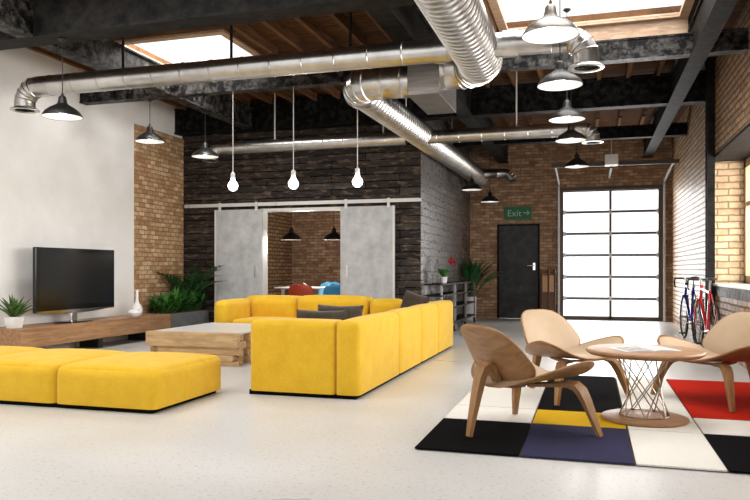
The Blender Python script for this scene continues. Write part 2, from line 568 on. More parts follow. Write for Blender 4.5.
def part(name, mb, mat, parent, world=False, **kw):
    return mb.build(name, mat, parent, off=tuple(parent_world(parent)) if world else None, **kw)

def parent_world(p):
    v = Vector((0, 0, 0))
    while p:
        v += p.location
        p = p.parent
    return v

def copy_tree(o, parent=None):
    c = o.copy()
    COL.objects.link(c)
    if parent is not None:
        c.parent = parent
        c.matrix_parent_inverse = o.matrix_parent_inverse
    for ch in list(CH.get(o.name, [])):
        copy_tree(ch, c)
    return c

CH = {}
def index_children():
    CH.clear()
    for o in bpy.data.objects:
        if o.parent:
            CH.setdefault(o.parent.name, []).append(o)

# ------------------------------------------------------------------ room
XL, XR = -7.10, 1.66
YB, YP, XP = 16.4, 11.4, -2.66       # back wall, partition front, partition side
ZC = 4.05
YN = -1.5                            # where the modelled room stops behind the camera

struct('floor', MB().box(XL - .3, 2.6, YN, YB + .3, -0.15, 0), M['floor'], 'pale polished concrete floor')
# left wall
struct('wall_left', MB().box(XL - .25, XL, YN, 11.4, 0, ZC + .15), M['plaster'], 'white plastered wall behind the television')
struct('wall_left_brick', MB().box(XL, XL + .03, 9.97, 11.398, 0, 3.47), M['brick_tan'], 'tan split brick panel at the end of the white wall')
struct('wall_left_inner', MB().box(XL - .25, XL, 11.4, YB, 0, ZC + .15), M['brick_y'], 'brick side wall of the meeting room')
# back wall with door openings
DX0, DX1, DZ = -2.04, -1.09, 2.14
GX0, GX1, GZ = -0.65, 1.48, 2.92
b = MB()
for x0, x1, z0, z1 in ((XL - .25, DX0, 0, ZC + .15), (DX0, DX1, DZ, ZC + .15), (DX1, GX0, 0, ZC + .15), (GX0, GX1, GZ, ZC + .15), (GX1, XR + .5, 0, ZC + .15)):
    b.box(x0, x1, YB, YB + .25, z0, z1)
struct('wall_back', b, M['brick_x'], 'brown brick wall around the exit door and the glazed garage door')
# right wall: far solid part, lintel part, part below sill
WX = 2.10
b = MB().box(XR, WX + .3, 11.3, YB, 0, ZC + .15)
struct('wall_right', b, [M['brick_y']], 'glossy brick wall behind the bicycles')
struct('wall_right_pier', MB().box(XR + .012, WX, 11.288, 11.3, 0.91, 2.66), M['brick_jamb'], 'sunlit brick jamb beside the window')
struct('wall_right_upper', MB().box(XR, WX + .3, 3.6, 11.3, 2.70, ZC + .15), M['brick_y'], 'brick wall above the window')
struct('wall_right_lower', MB().box(XR, WX + .3, 3.6, 11.3, 0, 0.75), M['brick_y'], 'brick wall below the window')
struct('wall_right_near', MB().box(XR, WX + .3, YN, 3.6, 0, ZC + .15), M['brick_y'])
struct('trim_1', MB().box(XR - .01, WX + .1, 3.6, 11.3, 2.66, 2.70), M['steel_dark'], 'dark steel lintel plate over the window')
struct('trim_2', MB().box(XR - .02, WX + .1, 3.6, 11.3, 0.75, 0.885), M['steel'], 'dark steel band under the window')
struct('trim_3', MB().box(XR - .035, WX + .1, 3.6, 11.3, 0.885, 0.91), M['rail'], 'pale window ledge')
# side window
w = tag(thing('window_1', 'timber framed side window beside the bicycles', None, (WX, 7.4, 0.91)), kind='structure')
del_cat = w
b = MB()
for y in (11.18, 9.6, 8.0, 6.4, 4.8, 3.6):
    b.box(WX, WX + .08, y, y + .11, 0.91, 2.66)
b.box(WX, WX + .08, 3.6, 11.29, 0.91, 1.02)
b.box(WX, WX + .08, 3.6, 11.29, 2.55, 2.66)
b.box(WX + .01, WX + .07, 3.6, 11.29, 2.00, 2.06)
part('window_frame', b, M['win_wood'], w, True, smooth=False)
for y0, y1 in ((9.71, 11.18), (8.11, 9.6), (6.51, 8.0), (4.91, 6.4), (3.71, 4.8)):
    part('pane', MB().box(WX + .035, WX + .042, y0, y1, 1.02, 2.55), M['glass'], w, True, smooth=False)

# partition (dark planks)
OX0, OX1, OZ = -5.53, -3.95, 2.17
b = MB()
for x0, x1, z0, z1 in ((XL, OX0, 0, ZC), (OX0, OX1, OZ, ZC), (OX1, XP, 0, ZC)):
    b.box(x0, x1, YP, YP + .14, z0, z1)
struct('wall_partition', b, M['plank_x'], 'dark charred plank wall with the sliding doors')
b = MB().box(XP - .14, XP - .014, YP + .001, YB, 0, ZC)
zz = 0.0
while zz < ZC - .02:
    b.box(XP - .014, XP + .001, YP + .001, YB, zz + .007, min(zz + .126, ZC), bev=.004)
    zz += .133
struct('wall_passage', b, M['plank_y'], 'glossy dark plank wall beside the trolleys')
b = MB()
b.box(OX0, OX0 + .05, YP - .03, YP + .17, 0, OZ - .05)
b.box(OX1 - .05, OX1, YP - .03, YP + .17, 0, OZ - .05)
b.box(OX0, OX1, YP - .03, YP + .17, OZ - .05, OZ)
struct('trim_4', b, M['rail'], 'white frame around the meeting room opening')
struct('wall_meeting_room', MB().box(XL, XP - .14, YB - .02, YB - .002, 0, ZC), M['brick_x'], 'brick wall at the back of the meeting room')

# ceiling deck with skylight openings; last one is unseen, added for light
SK = [(-1.03, 1.04, 4.2, 8.95), (-5.95, -4.34, 7.87, 9.4), (-6.6, -2.2, 1.0, 5.6)]
def deck_with_holes(b, x0, x1, y0, y1, z0, z1):
    xs = sorted({x0, x1, *[s[0] for s in SK], *[s[1] for s in SK]})
    ys = sorted({y0, y1, *[s[2] for s in SK], *[s[3] for s in SK]})
    for ya, yb in zip(ys, ys[1:]):
        run = None
        for xa, xb in zip(xs, xs[1:]):
            cx, cy = (xa + xb) / 2, (ya + yb) / 2
            hole = any(s[0] < cx < s[1] and s[2] < cy < s[3] for s in SK)
            if hole:
                if run: b.box(run[0], run[1], ya, yb, z0, z1)
                run = None
            else:
                run = (run[0], xb) if run else (xa, xb)
        if run: b.box(run[0], run[1], ya, yb, z0, z1)
ceil = tag(thing('ceiling', 'dark timber roof deck on joists', None, (XL, 0, ZC)), kind='structure')
b = MB()
deck_with_holes(b, XL - .25, XR + .5, YN, YB + .25, ZC, ZC + .12)
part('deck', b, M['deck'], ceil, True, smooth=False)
x = XL + .25
while x < XR:
    for ya, yb in ((6.36, 8.66), (8.86, 11.12), (11.36, 13.8), (14.0, 16.39)):
        segs = [(ya, yb)]
        for s in SK:
            if s[0] - .03 < x < s[1] + .03:
                ns = []
                for a, c in segs:
                    if s[3] <= a or s[2] >= c:
                        ns.append((a, c))
                    else:
                        if s[2] - a > 1.6: ns.append((a, s[2] - .02))
                        if c - s[3] > .15: ns.append((s[3] + .02, c))
                segs = ns
        for a, c in segs:
            if x < XP and a > 11.5: continue
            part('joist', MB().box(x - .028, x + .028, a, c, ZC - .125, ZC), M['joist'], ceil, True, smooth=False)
    x += 0.41
# skylights
labels = ['large roof light above the shade lamps', 'roof light above the long duct', 'added unseen roof light over the seating area']
for i, (x0, x1, y0, y1) in enumerate(SK):
    s = tag(thing('window_%d' % (i + 2), labels[i], None, ((x0 + x1) / 2, (y0 + y1) / 2, ZC)), kind='structure')
    b = MB()
    z0, z1 = (ZC - .32, ZC + .02) if i == 0 else (ZC - .03, ZC + .02)
    b.box(x0 - .04, x1 + .04, y1, y1 + .04, z0, z1)
    b.box(x0 - .04, x1 + .04, y0 - .04, y0, ZC - .03, z1)
    b.box(x0 - .04, x0, y0, y1, ZC - .03, z1)
    b.box(x1, x1 + .04, y0, y1, ZC - .03, z1)
    part('curb', b, M['curb'], s, True, smooth=False)
    zf = z1 - .05
    b = MB()
    b.box(x0, x1, y1 - .07, y1, zf, zf + .05)
    b.box(x0, x1, y0, y0 + .07, zf, zf + .05)
    b.box(x0, x0 + .06, y0 + .07, y1 - .07, zf, zf + .05)
    b.box(x1 - .06, x1, y0 + .07, y1 - .07, zf, zf + .05)
    part('window_frame', b, M['curb'], s, True, smooth=False)
    part('pane', MB().box(x0 + .06, x1 - .06, y0 + .07, y1 - .07, zf + .02, zf + .03), M['glass'], s, True, smooth=False)

# ------------------------------------------------------------------ steel
def beam(label, mb, mat='steel', name='steel_girder', group='black steel girders across the hall'):
    o = mb.build(name, M[mat], smooth=False)
    return tag(o, label, 'beam', group, 'thing')
ZB = 3.52
beam('nearest and deepest black steel girder, crossing the top edge above the long duct', MB().ibeam('x', XL, XR, 6.20, ZB, ZB + .5, .28, .03, .2), 'steel_dark')
beam('mottled grey steel girder under the large roof light, behind the two upper ducts', MB().ibeam('x', XL, XR, 8.75, ZB, ZB + .24, .16, .02, .13))
beam('deep black steel girder above the charred plank wall', MB().ibeam('x', XL, XR, 11.24, ZB, ZB + .44, .2, .03, .16), 'steel_mid')
beam('slim black steel girder nearest the brick back wall', MB().ibeam('x', XP, XR, 13.9, ZB, ZB + .22, .16, .02, .12), 'steel_mid')
LG = 'long steel beams running to the back wall'
beam('long steel beam beside the white wall with a bright side face', MB().ibeam('y', 4.5, 11.12, -5.63, ZB + .001, ZB + .36, .19, .025, .13), 'steel', 'steel_beam', LG)
beam('long black steel beam running above the black plank wall corner to the brick wall', MB().ibeam('y', 4.5, YB, -1.89, ZB + .001, ZB + .40, .22, .03, .18), 'steel_dark', 'steel_beam', LG)
beam('long steel beam right of the large roof light along the brick wall', MB().ibeam('y', 2.5, YB, 1.17, ZB - .012, ZB + .36, .19, .025, .14), 'steel_mid', 'steel_beam', LG)
c = thing('steel_column', 'tall dark steel column between the blue and red bicycles', 'column', (1.6, 10.95, 0), kind='thing')
b = MB().box(1.555, 1.655, 10.86, 10.885, 0.02, ZC).box(1.555, 1.655, 11.015, 11.04, 0.02, ZC).box(1.595, 1.615, 10.885, 11.015, 0.02, ZC)
part('shaft', b, M['steel_dark'], c, True, smooth=False)
part('base_plate', MB().box(1.53, 1.658, 10.82, 11.08, 0, 0.02), M['steel_dark'], c, True, smooth=False)

# ------------------------------------------------------------------ ducts
def pipe(b, a, e, r, pitch, rib=0.012, seg=36, ribw=0.02):
    a, e = Vector(a), Vector(e)
    L = (e - a).length
    t = (e - a) / L
    up = Vector((0, 0, 1))
    n = (up - t * up.dot(t)); n = n.normalized() if n.length > 1e-3 else Vector((1, 0, 0))
    bn = t.cross(n)
    st = [(0, r)]
    s = pitch / 2
    while s < L - ribw:
        st += [(s - ribw / 2, r), (s, r + rib), (s + ribw / 2, r)]
        s += pitch
    st.append((L, r))
    b.rings([[a + t * d + (n * math.cos(2 * PI * k / seg) + bn * math.sin(2 * PI * k / seg)) * rr for k in range(seg)] for d, rr in st], True, False, False)
def elbow(b, c, u, v, R_, r, steps=5, seg=36, rib=0.010):
    """gored 90 degree bend: centre c, starts at c+u*R going along v, ends at c+v*R going along -u... """
    c, u, v = Vector(c), Vector(u), Vector(v)
    w = u.cross(v)
    rings = []
    for i in range(steps + 1):
        a = PI / 2 * i / steps
        rad = u * math.cos(a) + v * math.sin(a)
        tan = -u * math.sin(a) + v * math.cos(a)
        p = c + rad * R_
        def ring(rr, d): return [p + tan * d + (rad * math.cos(2 * PI * k / seg) + w * math.sin(2 * PI * k / seg)) * rr for k in range(seg)]
        if i == 0 or i == steps:
            rings.append(ring(r, 0))
        else:
            rings += [ring(r, -.006), ring(r + rib, 0), ring(r, .006)]
    b.rings(rings, True, False, False)
def collar(b, c, axis, r, w=0.06, t=0.012, seg=36):
    prof = [(r, -w / 2), (r + t, -w / 2), (r + t, w / 2), (r, w / 2)]
    b.lathe(prof, seg, c, axis)
def vent_down(parent, x, y, z, r):
    b = MB().lathe([(r, 0.03), (r + .012, 0.028), (r + .045, 0.006), (r + .05, -.004), (r + .01, -.010), (r - .006, 0.0), (r - .006, .05)], 36, (x, y, z))
    part('vent_flange', b, M['duct'], parent, True)
    b = MB()
    for rr in (r * .3, r * .6, r * .9):
        b.lathe([(rr - .012, 0.02), (rr + .012, 0.0), (rr + .014, 0.004), (rr - .010, 0.024)], 28, (x, y, z))
    for k in range(4):
        a = PI * k / 4
        dx, dy = math.cos(a) * r * .97, math.sin(a) * r * .97
        b.tube([(x - dx, y - dy, z + .012), (x + dx, y + dy, z + .012)], .006, 6)
    b.lathe([(0.001, .045), (r * .99, .045)], 28, (x, y, z))
    part('vent_grille', b, M['steel_dark'], parent, True)
def rods(parent, spots, z1, rr=0.008, mat='rail'):
    for x, y, z in spots:
        part('hanger_rod', MB().tube([(x, y, z), (x, y, z1)], rr, 8), M[mat], parent, True)

# duct 1: long, across the hall under the nearest girder
y1, z1, r1 = 7.0, 3.29, 0.118
d1 = thing('air_duct', 'long slim metal duct crossing from the white wall to the thick spiral duct', 'duct', (-3, y1, z1), group='metal ventilation ducts')
for xa, xb in ((-6.31, -1.09 - .19), (-1.09 + .19, -0.24)):
    b = MB(); pipe(b, (xa, y1, z1), (xb, y1, z1), r1, 0.36, 0.006, ribw=.014)
    part('pipe', b, M['duct'], d1, True)
b = MB(); elbow(b, (-6.31, y1, z1 - .2), (0, 0, 1), (-1, 0, 0), .2, r1); part('elbow', b, M['duct'], d1, True)
vent_down(d1, -6.51, y1, z1 - .27, r1)
b = MB(); pipe(b, (-6.51, y1, z1 - .2), (-6.51, y1, z1 - .27), r1, 1); part('outlet', b, M['duct'], d1, True)
b = MB(); elbow(b, (-.24, y1, z1 - .2), (0, 0, 1), (1, 0, 0), .2, r1); part('elbow', b, M['duct'], d1, True)
vent_down(d1, -.04, y1, z1 - .29, r1)
b = MB(); pipe(b, (-.04, y1, z1 - .2), (-.04, y1, z1 - .29), r1, 1); part('outlet', b, M['duct'], d1, True)
for cx in (-1.42, -.74):
    b = MB(); collar(b, (cx, y1, z1), 'x', r1, .14, .012); part('collar', b, M['duct'], d1, True)
rods(d1, [(-5.13, y1, z1 + .11), (-3.75, y1, z1 + .11), (-2.38, y1, z1 + .11)], ZC, .016, 'steel_dark')

# duct 2: thick spiral duct, elbow, box, elbow, spiral duct to the back
r2, x2, z2 = 0.225, -1.09, 3.28
d2 = thing('air_duct', 'thick spiral duct with a square box, bending and running on to the back wall', 'duct', (x2, 7.5, z2), group='metal ventilation ducts')
YE, RE = 7.62, .30
b = MB(); pipe(b, (x2, 2.0, z2), (x2, YE - RE, z2), r2, 0.105, 0.010, 48, .012); part('pipe', b, M['duct'], d2, True)
r2b, z2b = 0.20, 3.20
b = MB(); elbow(b, (x2 - RE, YE - RE, z2), (1, 0, 0), (0, 1, 0), RE, r2, 6, 44, .014); part('elbow', b, M['duct'], d2, True)
b = MB(); pipe(b, (x2 - RE, YE, z2 - .0), (-1.53, YE, z2 - .0), r2, .2, .006); part('sleeve', b, M['duct'], d2, True)
M['duct_box'] = noisy('galvanised_box', (0.22, 0.205, 0.19), (0.32, 0.30, 0.28), 3.0, 0.42, 0.9, stretch=(1, 1, 14))
b = MB().box(-1.88, -1.53, 7.42, 8.42, 2.97, 3.50, bev=.006); part('box', b, M['duct_box'], d2, True, smooth=False)
X3, Y3, R3, r3, Z3 = -2.57, 7.66, .28, .182, 3.17
X3E = -2.37
b = MB(); pipe(b, (-1.88, Y3, Z3 + .02), (X3 + R3, Y3, Z3 + .02), r3, .22, .006); part('sleeve', b, M['duct'], d2, True)
b = MB(); elbow(b, (X3 + R3, Y3 + R3, Z3 + .02), (0, -1, 0), (-1, 0, 0), R3, r3, 5, 40, .012); part('elbow', b, M['duct'], d2, True)
b = MB(); pipe(b, (X3, Y3 + R3, Z3 + .02), (X3E, 15.95, Z3 - .02), r3, 0.105, 0.009, 44, .012); part('pipe', b, M['duct'], d2, True)
b = MB(); collar(b, (X3, Y3 + R3, Z3 + .02), 'y', r3 + .012, .07); part('collar', b, M['duct'], d2, True)
rods(d2, [(X3 + .045, 9.9, Z3 + .18), (X3 + .125, 13, Z3 + .18), (x2, 5.9, z2 + .22)], ZC)
# branch outlet at the far end
b = MB(); pipe(b, (X3 + .19, 15.6, Z3 + .02), (X3 + .78, 15.6, Z3 + .02), .1, .3, .006); elbow(b, (X3 + .78, 15.6, Z3 - .14), (0, 0, 1), (1, 0, 0), .16, .1); part('branch', b, M['duct'], d2, True)
vent_down(d2, X3 + .94, 15.6, Z3 - .16, .1)

# duct 3: across the hall in front of the plank wall
y4, z4, r4 = 10.72, 3.135, 0.10
d4 = thing('air_duct', 'slim metal duct crossing in front of the charred plank wall below the deep girder', 'duct', (-3, y4, z4), group='metal ventilation ducts')
for xa, xb in ((-5.95, X3 - .16), (X3 + .16, -.14)):
    b = MB(); pipe(b, (xa, y4, z4), (xb, y4, z4), r4, 0.34, 0.005, ribw=.014); part('pipe', b, M['duct'], d4, True)
b = MB(); elbow(b, (-5.95, y4, z4 - .17), (0, 0, 1), (-1, 0, 0), .17, r4); part('elbow', b, M['duct'], d4, True)
vent_down(d4, -6.12, y4, z4 - .2, r4)
b = MB(); elbow(b, (-.14, y4, z4 - .17), (0, 0, 1), (1, 0, 0), .17, r4); part('elbow', b, M['duct'], d4, True)
vent_down(d4, .03, y4, z4 - .2, r4)
rods(d4, [(-4.95, y4, z4 + .09), (-3.1, y4, z4 + .09), (-1.05, y4, z4 + .09)], ZC, .012)

# ------------------------------------------------------------------ pendant lamps
def lamp_parts(t, ztop, mat):
    """t at the rim level"""
    h = 0.0
    prof = [(.200, 0.0), (.203, .006), (.199, .018), (.175, .055), (.130, .092), (.085, .118), (.052, .140), (.044, .165), (.038, .205), (.026, .222), (.014, .228), (.012, .25)]
    part('shade', MB().lathe(prof, 40), mat, t)
    inner = [(.198, 0.004), (.172, .050), (.127, .086), (.082, .110), (.04, .125), (.001, .128)]
    part('shade_lining', MB().lathe(inner, 40), M['lamp_inner'], t)
    part('bulb', MB().lathe([(.001, .022), (.03, .028), (.046, .05), (.042, .078), (.022, .11), (.02, .126)], 20), M['bulb'], t)
    part('cord', MB().tube([(0, 0, .245), (0, 0, ztop - .02)], .005, 6), M['black'], t)
    part('ceiling_rose', MB().lathe([(.001, 0), (.04, 0), (.045, -.012), (.02, -.035), (.006, -.04)], 20, (0, 0, ztop)), M['black'], t)
def lamp(label, x, y, z, ztop, group, bronze=False):
    t = thing('pendant_lamp', label, 'lamp', (x, y, z), group=group)
    lamp_parts(t, ztop - z, M['lamp_bronze' if bronze else 'lamp_shell'])
    return t
def wpt(px, fwd):
    u = (px - 375) / 714
    return fwd * (u * .957 - .289), fwd * (u * .289 + .957)
A = 'pendant lamps in a row along the right'
for lb, px, fwd, py, br in (
        ('largest nearest pewter shade lamp, in front of the large roof light', 550.5, 5.15, 36, True),
        ('black shade lamp just below the largest one, second of the row', 560, 6.5, 86, False),
        ('black shade lamp third of the row, above the slim duct end', 567, 8.07, 120, False),
        ('black shade lamp fourth of the row, overlapping the slim duct', 571, 9.5, 141, False),
        ('farthest black shade lamp of the row, in front of the garage door track', 577, 12.1, 167, False)):
    x, y = wpt(px, fwd)
    lamp(lb, x, y, 1.1 + (270 - py) / 714 * fwd - .0, ZC, A, br)
B = 'pendant lamps along the white wall'
for lb, px, fwd, py in (('black shade lamp hanging in front of the white wall from the nearest girder', 65, 7.5, 118),
                        ('black shade lamp in front of the tan brick panel', 154, 10.2, 143)):
    x, y = wpt(px, fwd)
    lamp(lb, x, 6.2 if px == 65 else 8.75, 1.1 + (270 - py) / 714 * fwd, ZB, B)
x, y = wpt(205, 10.9)
lamp('black shade lamp at the left end of the slim duct', -5.63, y, 1.1 + (270 - 157) / 714 * 10.9, ZB, B)
for lb, px, fwd, py in (('black shade lamp beside the plank wall above the trolleys', 472, 14.3, 190), ('black shade lamp left of the exit sign', 490, 15.6, 202)):
    x, y = wpt(px, fwd)
    lamp(lb, x, y, 1.1 + (270 - py) / 714 * fwd, ZC, 'pendant lamps near the exit')
for lb, px, fwd, py in (('black shade lamp in the middle of the meeting room opening', 291.5, 13.3, 240), ('black shade lamp in the meeting room half hidden by the sliding door', 334, 13.2, 240)):
    x, y = wpt(px, fwd)
    lamp(lb, x, y, 1.1 + (270 - py) / 714 * fwd, ZC, 'meeting room lamps')

for lb, px, py in (('bare glowing bulb nearest the tan brick panel', 233, 186), ('middle bare glowing bulb above the meeting room opening', 293.5, 184), ('bare glowing bulb below the duct above the right sliding door', 357.5, 182)):
    u = (px - 375) / 714
    fwd = 8.70 / (u * .289 + .957)
    x, y = wpt(px, fwd)
    z = 1.1 + (270 - py) / 714 * fwd
    t = thing('bulb_pendant', lb, 'lamp', (x, y, z), group='bare bulbs in front of the plank wall')
    part('bulb', MB().lathe([(.001, -.070), (.030, -.064), (.056, -.042), (.070, 0), (.062, .032), (.036, .068), (.026, .10), (.026, .115)], 24), M['globe'], t)
    part('socket', MB().lathe([(.028, .11), (.030, .115), (.030, .17), (.012, .185), (.006, .19)], 16), M['rail'], t)
    part('cord', MB().tube([(0, 0, .185), (0, 0, ZB - z)], .006, 6), M['rail'], t)

# ------------------------------------------------------------------ exit door, sign, garage door
d = tag(thing('door_1', 'dark steel exit door in the brick wall', None, (DX0, YB, 0)), kind='structure')
part('door_frame', MB().box(DX0, DX0 + .04, YB - .02, YB + .12, 0, DZ).box(DX1 - .04, DX1, YB - .02, YB + .12, 0, DZ).box(DX0 + .04, DX1 - .04, YB - .02, YB + .12, DZ - .04, DZ), M['steel_dark'], d, True, smooth=False)
part('door_leaf', MB().box(DX0 + .043, DX1 - .043, YB + .02, YB + .07, 0.006, DZ - .043), M['door_steel'], d, True, smooth=False)
b = MB().box(DX1 - .15, DX1 - .10, YB - .002, YB + .02, 1.10, 1.26)
b.tube([(DX1 - .125, YB, 1.2), (DX1 - .125, YB - .06, 1.2), (DX1 - .27, YB - .06, 1.2)], .012, 10)
part('door_handle', b, M['chrome'], d, True)

sx0, sx1, sz0, sz1 = -1.88, -1.27, 2.24, 2.53
s = thing('exit_sign', 'green exit sign above the dark steel door', 'sign', (-1.575, YB - .03, sz0))
part('sign_plate', MB().box(sx0, sx1, YB - .035, YB - .001, sz0, sz1), M['exit_green'], s, True, smooth=False)
cu = bpy.data.curves.new('lettering', 'FONT')
cu.body = 'Exit'
cu.size = 0.205
cu.extrude = 0.002
tmp = bpy.data.objects.new('lettering_source', cu)
COL.objects.link(tmp)
bpy.context.view_layer.update()
me = bpy.data.meshes.new_from_object(tmp.evaluated_get(bpy.context.evaluated_depsgraph_get()))
bpy.data.objects.remove(tmp)
me.materials.clear()
me.materials.append(M['sign_white'])
o = bpy.data.objects.new('lettering', me)
COL.objects.link(o)
o.parent = s
o.rotation_euler = (PI / 2, 0, 0)
o.location = (-.235, -.009, .075)
b = MB()
yy = YB - .038
b.box(-1.455, -1.325, yy, yy + .004, 2.379, 2.397)
for sg in (1, -1):
    b.tube([(-1.32, yy + .002, 2.3875), (-1.37, yy + .002, 2.3875 + sg * .05)], .009, 6)
part('arrow', b, M['sign_white'], s, True, smooth=False)

g = tag(thing('door_2', 'glazed sectional garage door with white panes', None, ((GX0 + GX1) / 2, YB, 0)), kind='structure')
b = MB()
b.box(GX0, GX0 + .07, YB + .0, YB + .1, 0, GZ - .07).box(GX1 - .09, GX1, YB + .0, YB + .1, 0, GZ - .07).box(GX0, GX1, YB - .03, YB + .1, GZ - .07, GZ)
part('door_frame', b, M['garage'], g, True, smooth=False)
nr = 6
zb0, zt0 = .0, GZ - .07
for i in range(nr):
    za, zb_ = zb0 + (zt0 - zb0) * i / nr, zb0 + (zt0 - zb0) * (i + 1) / nr
    xm = (GX0 + GX1) / 2
    b = MB()
    b.box(GX0 + .07, GX1 - .09, YB + .02, YB + .07, za if i else 0.0, za + (.026 if i else .085))
    b.box(GX0 + .07, GX1 - .09, YB + .02, YB + .07, zb_ - .026, zb_ - .002)
    b.box(xm - .025, xm + .025, YB + .02, YB + .07, za + .022, zb_ - .022)
    sec = part('door_section', b, M['garage'], g, True, smooth=False)
    for xa, xb in ((GX0 + .07, xm - .025), (xm + .025, GX1 - .09)):
        part('pane', MB().box(xa, xb, YB + .04, YB + .05, za + (.02 if i else .08), zb_ - .02), M['glass'], sec, True, smooth=False)
    if i:
        for xh in (GX0 + .1, xm, GX1 - .1):
            part('hinge', MB().box(xh - .03, xh + .03, YB + .0, YB + .02, za - .05, za + .05, bev=.005), M['rail'], sec, True, smooth=False)
b = MB()
for xa in (GX0 - .045, GX1 + .005):
    b.box(xa, xa + .04, YB - .09, YB - .001, 0, GZ + .15)
part('track', b, M['rail'], g, True, smooth=False)
o = thing('garage_door_opener', 'garage door opener rails with a motor box above the glazed door', 'door opener', (.4, 14.4, 3.15))
b = MB().tube([(GX0 - .02, YB - .05, GZ + .05), (GX0 - .02, 14.9, GZ + .19), (GX0 - .02, 14.37, GZ + .21)], .03, 6)
part('rail', b, M['track'], o, True)
b = MB().tube([(GX1 + .02, YB - .05, GZ + .05), (GX1 + .02, 14.9, GZ + .19), (GX1 + .02, 14.37, GZ + .21)], .03, 6)
part('rail', b, M['track'], o, True)
part('crossbar', MB().box(GX0 - .08, GX1 + .1, 14.32, 14.37, GZ + .17, GZ + .25), M['track'], o, True, smooth=False)
part('motor_box', MB().box(.26, .50, 14.2, 14.45, GZ + .17, GZ + .37, bev=.01), M['white_matt'], o, True)
part('center_rail', MB().box(.36, .40, 14.45, YB - .0, GZ + .14, GZ + .19), M['steel_dark'], o, True, smooth=False)
part('hanger_rod', MB().tube([(.38, 14.3, GZ + .37), (.38, 14.3, ZC)], .01, 8), M['rail'], o, True)

# wooden gate beside the garage door
t = thing('folding_gate', 'low wooden gate with dark posts between exit door and garage door', 'gate', (-.9, YB - .35, 0))
for xg, yg in ((-1.03, 16.0), (-.89, 16.1), (-.76, 16.2)):
    part('post', MB().box(xg - .025, xg + .025, yg - .025, yg + .025, 0, 1.06, bev=.004), M['panel_brown'], t, True)
    part('post_knob', MB().lathe([(.001, .06), (.025, .05), (.032, .03), (.022, .005), (.026, 0)], 14, (xg, yg, 1.06)), M['panel_brown'], t, True)
for (xa, ya), (xb, yb) in (((-1.03, 16.0), (-.89, 16.1)), ((-.89, 16.1), (-.76, 16.2))):
    m4 = [Vector((xa, ya, 0)), Vector((xb, yb, 0))]
    dv = (m4[1] - m4[0]).normalized()
    for za, zc, mt in ((.62, .98, 'panel_tan'), (.22, .62, 'panel_brown'), (.05, .22, 'panel_tan')):
        a, e = m4[0] + dv * .025, m4[1] - dv * .025
        n = Vector((-dv.y, dv.x, 0)) * .012
        b = MB().rings([[a - n + Vector((0, 0, za)), e - n + Vector((0, 0, za)), e + n + Vector((0, 0, za)), a + n + Vector((0, 0, za))], [a - n + Vector((0, 0, zc)), e - n + Vector((0, 0, zc)), e + n + Vector((0, 0, zc)), a + n + Vector((0, 0, zc))]])
        part('panel', b, M[mt], t, True, smooth=False)

# ------------------------------------------------------------------ sliding doors
YD = YP - .075
r = thing('door_rail', 'long pale sliding door rail across the dark plank wall', 'rail', (-4.8, YD, 2.24))
part('rail_bar', MB().box(XL + .1, XP - .01, YD - .012, YD + .012, 2.215, 2.275, bev=.003), M['rail'], r, True, smooth=False)
for xb in (-6.9, -5.2, -3.96, -2.68):
    part('bracket', MB().box(xb - .03, xb + .03, YD + .012, YP, 2.22, 2.27).tube([(xb, YD - .03, 2.245), (xb, YD, 2.245)], .02, 10), M['metal'], r, True, smooth=False)
for lb, xa, xb in (('grey concrete sliding door left of the meeting room opening', -6.38, -5.47), ('grey concrete sliding door right of the meeting room opening', -4.02, -3.08)):
    t = thing('sliding_door', lb, 'door', ((xa + xb) / 2, YD, 0), group='grey sliding doors', kind='thing')
    part('door_leaf', MB().box(xa, xb, YD - .022, YD + .022, 0.02, 2.16, bev=.004), M['concrete_panel'], t, True, smooth=False)
    for xh in (xa + .1, xb - .1):
        part('hanger', MB().box(xh - .022, xh + .022, YD - .04, YD - .013, 2.13, 2.285, bev=.003), M['rail'], t, True, smooth=False)
    xe = xb - .12 if xa < -6 else xa + .12
    part('edge_strip', MB().box(*((xb - .03, xb + .004) if xa > -5 else (xa - .004, xa + .03)), YD - .028, YD - .0225, .02, 2.16), M['rail'], t, True, smooth=False)
    part('pull_handle', MB().box(xe - .02, xe + .02, YD - .034, YD - .0225, .98, 1.18, bev=.004), M['metal'], t, True, smooth=False)

# ------------------------------------------------------------------ sofas
t = thing('sectional_sofa', 'large yellow sectional sofa wrapped around the timber coffee table', 'sofa', (-3.5, 8, 0))
b = MB().box(-2.90, -1.905, 5.745, 10.05, 0, .04).box(-5.02, -2.90, 8.95, 10.05, 0, .034)
part('plinth', b, M['plinth'], t, True, smooth=False)
Zs = .40
def soft(name, *a, mat='yellow', par=t, **kw):
    return part(name, MB().softbox(*a, **kw), M[mat], par, True, angle=60)
soft('armrest', -2.89, -2.085, 5.72, 6.05, .036, .655, rad=.05, puff=.012, side_puff=.006)
for ya, yb in ((5.72, 7.075), (7.075, 8.07), (8.07, 9.03), (9.03, 10.08)):
    soft('side_back', -2.085, -1.87, ya + .002, yb - .002, .036, .665, rad=.05, puff=.012, side_puff=.008)
for ya, yb in ((6.12, 7.075), (7.075, 8.07), (8.07, 9.03)):
    soft('seat', -2.93, -2.085, ya + .002, yb - .002, .045, Zs, rad=.05, puff=.02)
for xa, xb in ((-4.85, -4.02), (-4.02, -3.0), (-3.0, -2.085)):
    soft('seat', xa + .002, xb - .002, 9.03, 9.84, .045, Zs, rad=.05, puff=.02)
for xa, xb in ((-5.06, -4.11), (-4.11, -3.02), (-3.0, -2.085)):
    soft('back', xa + .002, xb - .002, 9.84, 10.08, .045, .70 if xa < -3.1 else .64, rad=.07, puff=.02, side_puff=.012)
soft('armrest', -5.06, -4.85, 8.90, 9.84, .045, .665, rad=.07, puff=.015, side_puff=.012)
b = MB().softbox(-4.09, -3.04, 9.60, 9.835, Zs + .01, .72, rad=.09, puff=.02, side_puff=.02)
